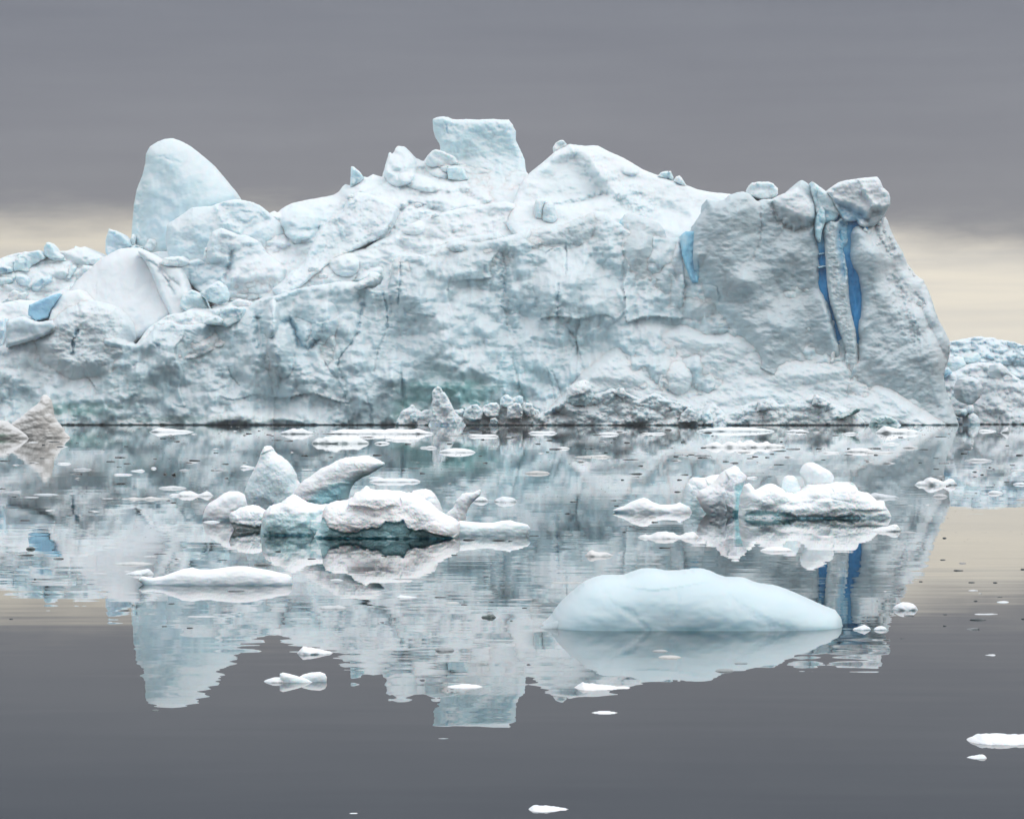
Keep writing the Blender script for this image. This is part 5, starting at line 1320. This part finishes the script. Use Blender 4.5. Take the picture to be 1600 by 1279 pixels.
def floe_outline(x0, x1, yw, h, style, seed):
    rng = np.random.RandomState(seed)
    w = x1 - x0
    n = max(9, int(w / 3.5))
    t = np.linspace(0, 1, n)
    env = {'plate': lambda t: np.minimum(1, 6 * np.minimum(t, 1 - t)) ** 0.7, 'dome': lambda t: np.sin(np.pi * t) ** 0.55,
           'left': lambda t: np.minimum(1, 5 * t) * (1 - 0.75 * t) * np.minimum(1, 8 * (1 - t)) * 1.15,
           'right': lambda t: np.minimum(1, 5 * (1 - t)) * (0.25 + 0.75 * t) * np.minimum(1, 8 * t) * 1.15,
           'lumpy': lambda t: np.sin(np.pi * t) ** 0.5, 'twin': lambda t: (0.35 + 0.65 * np.abs(np.cos(2.1 * np.pi * t + 0.3))) * np.minimum(1, 7 * np.minimum(t, 1 - t)),
           'wedge': lambda t: np.minimum(1, 1.35 * t) * np.minimum(1, 9 * (1 - t))}[style](t)
    rough = {'plate': 0.22, 'dome': 0.12, 'lumpy': 0.5, 'twin': 0.3}.get(style, 0.2)
    h = h * (0.62 if h < 9 else 0.72)
    top = env * (1 - rough + rough * 1.6 * (fbm(t * w / 14.0 + seed, t * 0, 3, seed) * 0.9 + 0.4))
    top = top / max(top.max(), 0.2)
    P = [(x0 + w * a, yw - h * b) for a, b in zip(t, top)]
    dp = max(2.0, min(h * 0.9, w * 0.2))
    P += [(x0 + w * a, yw + dp * math.sin(math.pi * min(1, max(0, a))) ** 0.6 + 0.6) for a in np.linspace(0.97, 0.03, max(6, n // 2))]
    return P


FL = [
    (88, 112, 725, 4, 'dome', WH, 'tiny bright white floe on the water below the brown tinged ice hill'),
    (112, 145, 734, 5, 'lumpy', GR, 'small grey speckled floe just right of a tiny bright one at left'),
    (176, 208, 742, 4, 'plate', WH, 'thin white sliver of ice left of two small dark lumps'),
    (203, 227, 736, 5, 'right', WH, 'small white floe touching the thin sliver left of centre'),
    (235, 245, 732, 4, 'dome', WH, 'minute white crumb of ice above the dark lumps'),
    (279, 298, 735, 4, 'lumpy', GR, 'small grey crumbly floe left of a fish shaped one'),
    (334, 350, 735, 5, 'lumpy', GR, 'small grey floe midway to the fish shaped one'),
    (374, 400, 731, 8, 'left', WH, 'fish shaped white floe close left of the pointed sail'),
    (232, 304, 675, 10, 'left', WH, 'long white floe near the far waterline at left, lumpy on its left end'),
    (-4, 36, 769, 4, 'wedge', GR, 'flat grey floe cut by the left edge of the picture'),
    (50, 94, 773, 4, 'dome', (0.55, 0.6, 0.63), 'smooth flat bluish grey floe near the left edge'),
    (36, 63, 777, 2.6, 'dome', GR, 'very flat dark grey floe left of the smooth bluish one'),
    (246, 293, 763, 7, 'dome', (0.66, 0.67, 0.68), 'low grey white floe behind the knobbly white one left of the largest cluster'),
    (262, 335, 775, 12, 'twin', (0.74, 0.75, 0.76), 'knobbly white floe with an upright horn, left of the largest cluster'),
    (188, 270, 780, 8, 'lumpy', (0.62, 0.60, 0.58), 'flat pile of dirty slush ice left of the knobbly floe'),
    (158, 178, 779, 2, 'plate', GR, 'hair thin grey sliver left of the dirty slush pile'),
    (174, 243, 882, 8, 'dome', (0.55, 0.55, 0.54), 'flat beige grey floe at lower left behind a white wedge'),
    (194, 242, 898, 14, 'right', WH, 'small white wedge shaped floe left of the long smooth bar'),
    (138, 171, 897, 4, 'dome', GR, 'small dark grey floe left of the white wedge at lower left'),
    (316, 345, 816, 5, 'dome', (0.7, 0.74, 0.76), 'thin ice chip lapping the left lobe of the largest cluster'),
    (437, 491, 678, 13, 'lumpy', WH, 'rough white floe near the far cliff, left of the long bright plate'),
    (508, 680, 678, 12, 'plate', (0.86, 0.87, 0.88), 'long bright flat plate of ice below the green cliff'),
    (486, 578, 693, 19, 'lumpy', (0.70, 0.75, 0.75), 'lumpy greenish floe in front of the long bright plate'),
    (584, 610, 693, 6, 'dome', WH, 'small white floe right of the lumpy greenish one'),
    (600, 656, 688, 6, 'lumpy', (0.74, 0.76, 0.77), 'ragged low floe under the right part of the long bright plate'),
    (655, 684, 700, 6, 'lumpy', (0.70, 0.70, 0.71), 'crumbly grey white floe left of the double ended flat one'),
    (684, 744, 707, 10, 'dome', WH, 'double ended flat white floe in the open water above the crooked prong'),
    (575, 659, 753, 9, 'plate', WH, 'white floe behind the wedge of the largest cluster'),
    (575, 600, 747, 4, 'dome', WH, 'small white floe at the tip of the tilted wedge'),
    (738, 764, 783, 10, 'dome', WH, 'white rounded floe half hidden by the crooked prong'),
    (771, 809, 784, 12, 'dome', WH, 'white rounded floe right of the crooked prong'),
    (497, 544, 951, 9, 'lumpy', (0.50, 0.52, 0.53), 'grey irregular floe below the largest cluster'),
    (617, 655, 934, 8, 'left', WH, 'white floe shaped like a boot, below the largest cluster'),
    (514, 538, 907, 5, 'dome', (0.66, 0.67, 0.67), 'small pale floe just under the largest cluster'),
    (609, 697, 905, 3.5, 'plate', (0.28, 0.30, 0.31), 'long thin dark sheet of ice under the right half of the largest cluster'),
    (857, 915, 911, 4, 'plate', (0.45, 0.44, 0.42), 'thin brownish sliver just above the left slope of the smooth mound'),
    (730, 780, 682, 6, 'plate', (0.80, 0.80, 0.80), 'flat white floe in front of the pinnacle rubble'),
    (690, 734, 681, 4, 'lumpy', (0.32, 0.34, 0.34), 'dark speckled slush left of the flat floe near the pinnacle'),
    (824, 872, 677, 6, 'plate', WH, 'thin white floe close under the middle of the rubble bank'),
    (895, 957, 714, 6, 'right', (0.66, 0.63, 0.60), 'low beige floe in the middle distance'),
    (819, 861, 740, 8, 'dome', (0.52, 0.50, 0.48), 'flat brownish grey floe in the middle of the open water'),
    (870, 891, 701, 5, 'dome', (0.72, 0.72, 0.72), 'small light floe at the end of a dark streak below the rubble'),
    (913, 961, 869, 14, 'left', (0.68, 0.66, 0.65), 'beige ribbed floe like a glove above the smooth mound'),
    (794, 836, 937, 3.4, 'plate', (0.45, 0.42, 0.41), 'thin brownish sliver left of the smooth mound'),
    (693, 720, 942, 4, 'dome', (0.56, 0.55, 0.53), 'small pale brown floe below the right end of the largest cluster'),
    (934, 968, 679, 7, 'dome', WH, 'short white floe close to the rubble bank'),
    (1086, 1212, 674, 10, 'dome', (0.78, 0.86, 0.89), 'long pale blue whaleback close to the far waterline'),
    (1095, 1228, 699, 17, 'lumpy', (0.80, 0.79, 0.78), 'long white snowy floe with a dark base in front of the pale whaleback'),
    (1083, 1112, 712, 7, 'dome', GR, 'grey diamond shaped floe below the long snowy one'),
    (1052, 1090, 707, 3, 'plate', (0.5, 0.5, 0.5), 'thin grey sheet left of the grey diamond'),
    (1000, 1042, 678, 4, 'plate', (0.7, 0.71, 0.72), 'faint slushy patch at the foot of the rubble bank'),
    (994, 1096, 841, 16, 'twin', (0.76, 0.75, 0.74), 'saddle shaped white floe in front of the tail of the right cluster'),
    (1186, 1240, 861, 10, 'dome', (0.83, 0.83, 0.83), 'small smooth white floe below the right cluster'),
    (1158, 1185, 747, 5, 'right', (0.78, 0.80, 0.81), 'thin white floe behind the grey block of the right cluster'),
    (1225, 1266, 675, 8, 'lumpy', WH, 'small peaked white floe right of the pale whaleback'),
    (1313, 1339, 678, 5, 'lumpy', WH, 'small crumbly white floe near the far waterline'),
    (1366, 1442, 677, 17, 'left', (0.83, 0.85, 0.86), 'white double humped floe in front of the right cliff'),
    (1528, 1558, 674, 6, 'left', WH, 'low white floe at the waterline of the far right iceberg'),
    (1562, 1577, 676, 13, 'wedge', (0.68, 0.70, 0.72), 'small upright stump of ice near the right edge'),
    (1320, 1366, 706, 9, 'dome', (0.74, 0.73, 0.73), 'rounded floe in the right middle distance'),
    (1350, 1396, 708, 5, 'plate', (0.70, 0.68, 0.67), 'thin plate overlapping a rounded floe at right'),
    (1374, 1408, 694, 5, 'lumpy', WH, 'white crumbly floe behind the thin plate at right'),
    (1410, 1437, 700, 7, 'lumpy', (0.58, 0.57, 0.57), 'grey knobbly floe right of the thin plate'),
    (1285, 1315, 708, 4, 'plate', (0.74, 0.74, 0.74), 'flat white sheet left of a rounded floe at right'),
    (1428, 1497, 758, 18, 'twin', (0.82, 0.84, 0.85), 'white floe with a rounded hump, alone in the right middle water'),
    (1430, 1456, 756, 8, 'dome', (0.62, 0.63, 0.64), 'small grey floe against the left end of the humped one'),
    (1456, 1482, 776, 7, 'dome', (0.48, 0.48, 0.49), 'grey flat floe below the humped one'),
    (1505, 1552, 720, 7, 'lumpy', (0.55, 0.56, 0.57), 'row of small grey lumps joined in one floe near the right edge'),
    (1542, 1568, 771, 8, 'dome', (0.70, 0.71, 0.72), 'small domed floe where the blue reflection meets the cream one'),
    (1582, 1606, 757, 6, 'dome', WH, 'white floe cut by the right edge, halfway up the water'),
    (1578, 1606, 735, 4, 'plate', (0.66, 0.67, 0.68), 'thin sheet cut by the right edge near the far shore'),
    (1586, 1606, 781, 4, 'dome', (0.42, 0.40, 0.38), 'brown grey floe cut by the right edge'),
    (1508, 1533, 769, 3, 'plate', (0.55, 0.62, 0.66), 'thin bluish plate left of the small domed floe'),
    (1353, 1406, 778, 12, 'left', (0.60, 0.63, 0.66), 'smooth bluish grey floe behind the right end of the right cluster'),
    (1352, 1409, 830, 16, 'wedge', (0.84, 0.84, 0.83), 'white wedge floe off the right end of the right cluster'),
    (1404, 1434, 832, 4, 'lumpy', (0.34, 0.35, 0.36), 'dark crumbs of slush right of the white wedge floe'),
    (1394, 1435, 953, 18, 'dome', (0.84, 0.85, 0.87), 'white ball like lump of ice right of the smooth mound'),
    (1331, 1362, 984, 12, 'lumpy', (0.80, 0.84, 0.86), 'knotty white lump just off the right tip of the smooth mound'),
    (1364, 1387, 984, 9, 'dome', (0.82, 0.85, 0.87), 'rounded white lump right of the knotty one'),
    (1506, 1640, 1163, 24, 'plate', (0.86, 0.87, 0.89), 'large white bar of ice cut by the right edge in the near water'),
    (1500, 1543, 1185, 10, 'wedge', (0.80, 0.81, 0.82), 'small white flake below the large bar at the right edge'),
    (1556, 1578, 941, 4, 'dome', (0.72, 0.74, 0.76), 'small white flake in the grey water near the right edge'),
    (1520, 1556, 960, 3, 'plate', (0.66, 0.68, 0.70), 'thin pale sliver in the grey water near the right edge'),
    (1530, 1557, 1024, 4, 'wedge', (0.66, 0.68, 0.70), 'pale curved sliver alone in the grey water at right'),
    (889, 998, 1078, 18, 'left', (0.84, 0.83, 0.83), 'long white floe below the smooth mound'),
    (920, 969, 1115, 8, 'dome', (0.84, 0.84, 0.85), 'small bright floe below the long white one, nearest of the pair'),
    (1026, 1067, 1028, 8, 'dome', (0.50, 0.48, 0.45), 'smooth beige pebble like floe on the mound reflection'),
    (1017, 1045, 1018, 6, 'dome', (0.28, 0.29, 0.29), 'dark grey pebble like floe behind the beige one'),
    (1115, 1149, 1049, 8, 'dome', (0.20, 0.22, 0.22), 'dark grey floe at the edge of the mound reflection'),
    (1146, 1170, 1037, 4, 'plate', (0.13, 0.17, 0.17), 'small dark chip right behind the dark grey floe'),
    (462, 524, 1022, 18, 'left', (0.84, 0.84, 0.85), 'white floe with a raised left end in the left near water'),
    (410, 462, 1066, 12, 'dome', (0.78, 0.79, 0.80), 'low white lobe, left part of the nearest floe at left'),
    (694, 759, 1075, 10, 'dome', (0.84, 0.84, 0.85), 'flat white floe on the reflection of the flat topped tower'),
    (679, 711, 1017, 9, 'plate', (0.20, 0.22, 0.23), 'flat dark grey floe in the pale reflection'),
    (751, 776, 965, 9, 'lumpy', (0.07, 0.10, 0.095), 'dark greenish lump of clear ice in the pale reflection'),
    (737, 760, 1004, 4, 'plate', (0.30, 0.32, 0.33), 'small grey chip right of the flat dark grey floe'),
    (289, 340, 964, 4, 'plate', (0.55, 0.56, 0.57), 'thin grey white sliver below the long smooth bar'),
    (820, 900, 1268, 14, 'left', (0.84, 0.84, 0.86), 'white floe with a thin tail at the very bottom of the picture'),
    (543, 562, 1271, 3, 'dome', (0.74, 0.75, 0.77), 'tiny white flake near the bottom edge, left of the tailed floe'),
    (40, 56, 858, 7, 'dome', (0.06, 0.09, 0.09), 'black lump of clear ice afloat near the left edge'),
    (395, 424, 883, 7, 'dome', (0.04, 0.06, 0.06), 'black ring like lump right above the long smooth bar'),
    (267, 275, 742, 7, 'wedge', (0.02, 0.025, 0.025), 'black triangular lump at left in the middle distance'),
    (255, 261, 741, 4, 'dome', (0.02, 0.025, 0.025), 'black speck beside the black triangular lump'),
    (1038, 1050, 672, 4, 'dome', (0.02, 0.025, 0.025), 'black lump under the rubble bank'),
    (236, 250, 1110, 4, 'dome', (0.06, 0.08, 0.08), 'lone dark chip in the near grey water at left'),
    (1498, 1510, 880, 3, 'plate', (0.30, 0.28, 0.26), 'small brown chip on the cream reflection'),
    (1244, 1262, 937, 3, 'dome', (0.50, 0.50, 0.49), 'small pale chip behind the right slope of the smooth mound'),
    (1292, 1306, 961, 4, 'dome', (0.56, 0.56, 0.56), 'small pale lump at the blue reflection by the mound'),
]
for i, (x0, x1, yw, h, st, tn, lab) in enumerate(FL):
    w = x1 - x0
    cell = max(0.55, min(1.0, w / 40.0))
    dk = sum(tn) < 0.45
    far = yw < 730
    floe('ice_floe' if not dk else 'ice_lump', floe_outline(x0, x1, yw, h, st, 500 + i), yw, max(2.0, min(w * 0.5, h * 3.0 + 4)), lab, 'ice floe' if not dk else 'ice lump',
         M_CLEAR if dk else M_GREYICE if max(tn) < 0.72 else (M_FLOEFAR if far else M_SMALL), None, G1, cell=cell, seed=500 + i, tint=tn, jag=0.25,
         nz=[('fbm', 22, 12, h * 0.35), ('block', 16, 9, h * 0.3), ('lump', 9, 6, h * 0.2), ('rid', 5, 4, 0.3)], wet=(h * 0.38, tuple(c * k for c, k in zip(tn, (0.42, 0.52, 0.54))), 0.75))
floe('ice_bar', [(215, 906), (222, 900), (240, 902), (256, 899), (270, 894), (284, 889), (300, 886), (312, 889), (330, 889), (350, 886), (368, 884), (385, 884), (400, 887), (420, 890), (436, 894), (450, 897), (456, 902), (457, 912), (448, 924), (300, 930), (228, 916)],
     914, 28, 'long smooth white bar of ice at lower left', 'ice floe', cell=0.95, seed=241, tint=(0.80, 0.85, 0.875), nz=[('fbm', 60, 18, 4), ('fbm', 18, 9, 0.8)], jag=0.4, wet=(6, (0.55, 0.66, 0.70), 0.5))
x2 = empty('ice_floe', ((470 - CX) * wy(1065) / F, wy(1065), 0), 'white cross shaped floe of two raised plates in the near water at left', 'ice floe', G1)
floe('ice_plate', [(438, 1066), (437, 1052), (442, 1050), (452, 1052), (466, 1056), (478, 1060), (490, 1066), (480, 1072), (445, 1072)], 1066, 9, None, None, None, x2, cell=0.7, seed=242, nz=[('fbm', 20, 10, 2)], jag=0.3)
floe('ice_plate', [(462, 1060), (474, 1053), (486, 1050), (500, 1049), (508, 1052), (511, 1058), (510, 1068), (490, 1073), (464, 1070)], 1064.5, 10, None, None, None, x2, cell=0.7, seed=243, tint=(0.76, 0.78, 0.80), nz=[('fbm', 20, 10, 2)], jag=0.3)

# ---- left edge: brown tinged hill of ice
lh = empty('ice_hill', ((40 - CX) * wy(684) / F, wy(684) + 4, 0), 'pointed brown tinged lump of ice at the left edge', 'ice hill')
floe('ice_hill', [(10, 700), (14, 665), (22, 658), (32, 652), (40, 645), (50, 637), (58, 631), (64, 625), (64, 620), (68, 616), (73, 617), (79, 622), (82, 630), (84, 642), (85, 650), (92, 660), (98, 668), (104, 677), (110, 683), (104, 694), (60, 702)],
     684, 26, 'pointed right half', None, M_FLOEFAR, lh, cell=0.9, seed=251, tint=(0.62, 0.60, 0.57), nz=[('fbm', 30, 24, 5), ('lump', 20, 10, 4), ('lump', 9, 6, 1.6), ('rid', 5, 3, 0.5)], jag=1.0)
floe('ice_hill', [(-40, 700), (-40, 662), (-10, 658), (4, 656), (14, 659), (22, 666), (32, 672), (42, 680), (46, 686), (30, 698)], 685, 24, 'lower left half', None, M_FLOEFAR, lh, cell=0.9, seed=252, tint=(0.50, 0.49, 0.47),
     nz=[('fbm', 30, 24, 5), ('lump', 16, 9, 3), ('rid', 5, 3, 0.5)], jag=1.0, feats=[('spot', 4, 680, 24, 5, 0, (0.2, 0.33, 0.26), 0.7)])

# ---- chips of clear ice, strewn
rng = np.random.RandomState(77)
chips = []
for k in range(9):
    me = chunk_mesh(900 + k, 2, 1.0, 0.7, 0.35, 0.45, (0.07, 0.085, 0.09) if k < 6 else (0.42, 0.44, 0.45))
    me.name = 'ice_chip'
    me.materials.append(M_CLEAR if k < 6 else M_FLOEFAR)
    chips.append(me)
n = 0
bands = [(668, 690, 66, 0, 1600), (690, 730, 72, 0, 1600), (690, 745, 50, 1050, 1600), (730, 790, 52, 0, 1600), (790, 870, 22, 0, 1200), (840, 985, 34, 0, 860), (840, 1000, 22, 1380, 1600)]
for y0, y1, cnt, xa, xb in bands:
    for _ in range(cnt):
        px, py = rng.uniform(xa, xb), rng.uniform(y0, y1)
        if 838 < px < 1320 and 880 < py < 1000 or 1070 < px < 1390 and 730 < py < 820 or 316 < px < 830 and 760 < py < 842 or 215 < px < 460 and 884 < py < 918 or px < 115 and py < 690:
            continue
        Y = wy(py)
        wpx = rng.uniform(2.5, 7) if rng.rand() < 0.7 else rng.uniform(8, 15)
        dark = rng.rand() < 0.72
        me = chips[rng.randint(0, 6) if dark else rng.randint(6, 9)]
        s = wpx * Y / F
        o = bpy.data.objects.new('ice_chip', me)
        COL.objects.link(o)
        o.location = ((px - CX) * Y / F, Y, 0.0)
        o.rotation_euler = (0, 0, rng.uniform(-0.35, 0.35))
        hpx = rng.uniform(0.9, 1.9) * (0.7 + 0.03 * wpx)
        o.scale = (s, s * 0.8, hpx * Y / F / 0.3)
        o['category'] = 'ice chip'
        o['group'] = 'chips of clear ice strewn over the water' if dark else 'pale crumbs of ice strewn over the water'
        zone = ('in front of the far waterline' if py < 690 else 'among the floes of the middle distance' if py < 740 else 'level with the two large clusters' if py < 800 else
                'on the cream reflection at right' if px > 1380 else 'in the near water')
        o['label'] = ('flat dark chip of clear ice ' if dark else 'flat pale grey crumb of ice ') + zone
        n += 1

# ---- the finest brash, too small and too many to count
def fine_brash():
    r = np.random.RandomState(5)
    V, Fc, n = [], [], 0
    while n < 2600:
        py = 666.5 + 190 * r.rand() ** 2.6
        px = r.uniform(-20, 1620)
        if fbm(np.array([px / 120.0]), np.array([(py - 655) / 9.0]), 3, 8)[0] < -0.05 + 0.25 * r.rand():
            continue
        Y = wy(py)
        w = r.uniform(0.5, 2.2) * Y / F
        h = r.uniform(0.15, 0.5) * Y / F
        x = (px - CX) * Y / F
        a = r.uniform(0, 3.14)
        ca, sa = math.cos(a), math.sin(a) * 0.7
        k = len(V)
        V += [(x - w * ca, Y - w * sa, 0.0), (x + w * sa, Y - w * ca, 0.0), (x + w * ca * r.uniform(0.6, 1.4), Y + w * sa, 0.0), (x - w * sa, Y + w * ca, 0.0),
              (x + w * 0.2 * r.uniform(-1, 1), Y, h), (x, Y, -h)]
        Fc += [(k, k + 1, k + 4), (k + 1, k + 2, k + 4), (k + 2, k + 3, k + 4), (k + 3, k, k + 4), (k + 1, k, k + 5), (k + 2, k + 1, k + 5), (k + 3, k + 2, k + 5), (k, k + 3, k + 5)]
        n += 1
    t = np.repeat(r.choice([0.06, 0.2, 0.55], n, p=[0.5, 0.25, 0.25]), 6)[:, None] * np.array((1.0, 1.04, 1.07))
    me = mk_mesh('fine_brash', np.array(V), [np.array(Fc)], (), t)
    link('fine_brash', me, M_GREYICE, None, 'fine grey crumbs of brash ice speckling the calm water', 'brash ice', None, 'stuff')


fine_brash()


# ------------------------------------------------------------------ thin sea haze that softens the far ice
def build_haze():
    x0, x1, y0, y1, z0, z1 = -20500.0, 20500.0, -3500.0, 40500.0, -5.5, 113.0
    V = [(x, y, z) for z in (z0, z1) for y in (y0, y1) for x in (x0, x1)]
    Fc = [(0, 2, 3, 1), (4, 5, 7, 6), (0, 1, 5, 4), (2, 6, 7, 3), (0, 4, 6, 2), (1, 3, 7, 5)]
    me = mk_mesh('haze', np.array(V), [np.array(Fc)])
    m = bpy.data.materials.new('haze')
    m.use_nodes = True
    t = m.node_tree
    t.nodes.clear()
    out = nd(t, 'ShaderNodeOutputMaterial')
    v = nd(t, 'ShaderNodeVolumePrincipled')
    v.inputs['Color'].default_value = (0.93, 0.96, 1.0, 1)
    v.inputs['Density'].default_value = 0.00008
    v.inputs['Anisotropy'].default_value = 0.2
    t.links.new(v.outputs[0], out.inputs['Volume'])
    link('haze', me, m, kind='stuff')


build_haze()
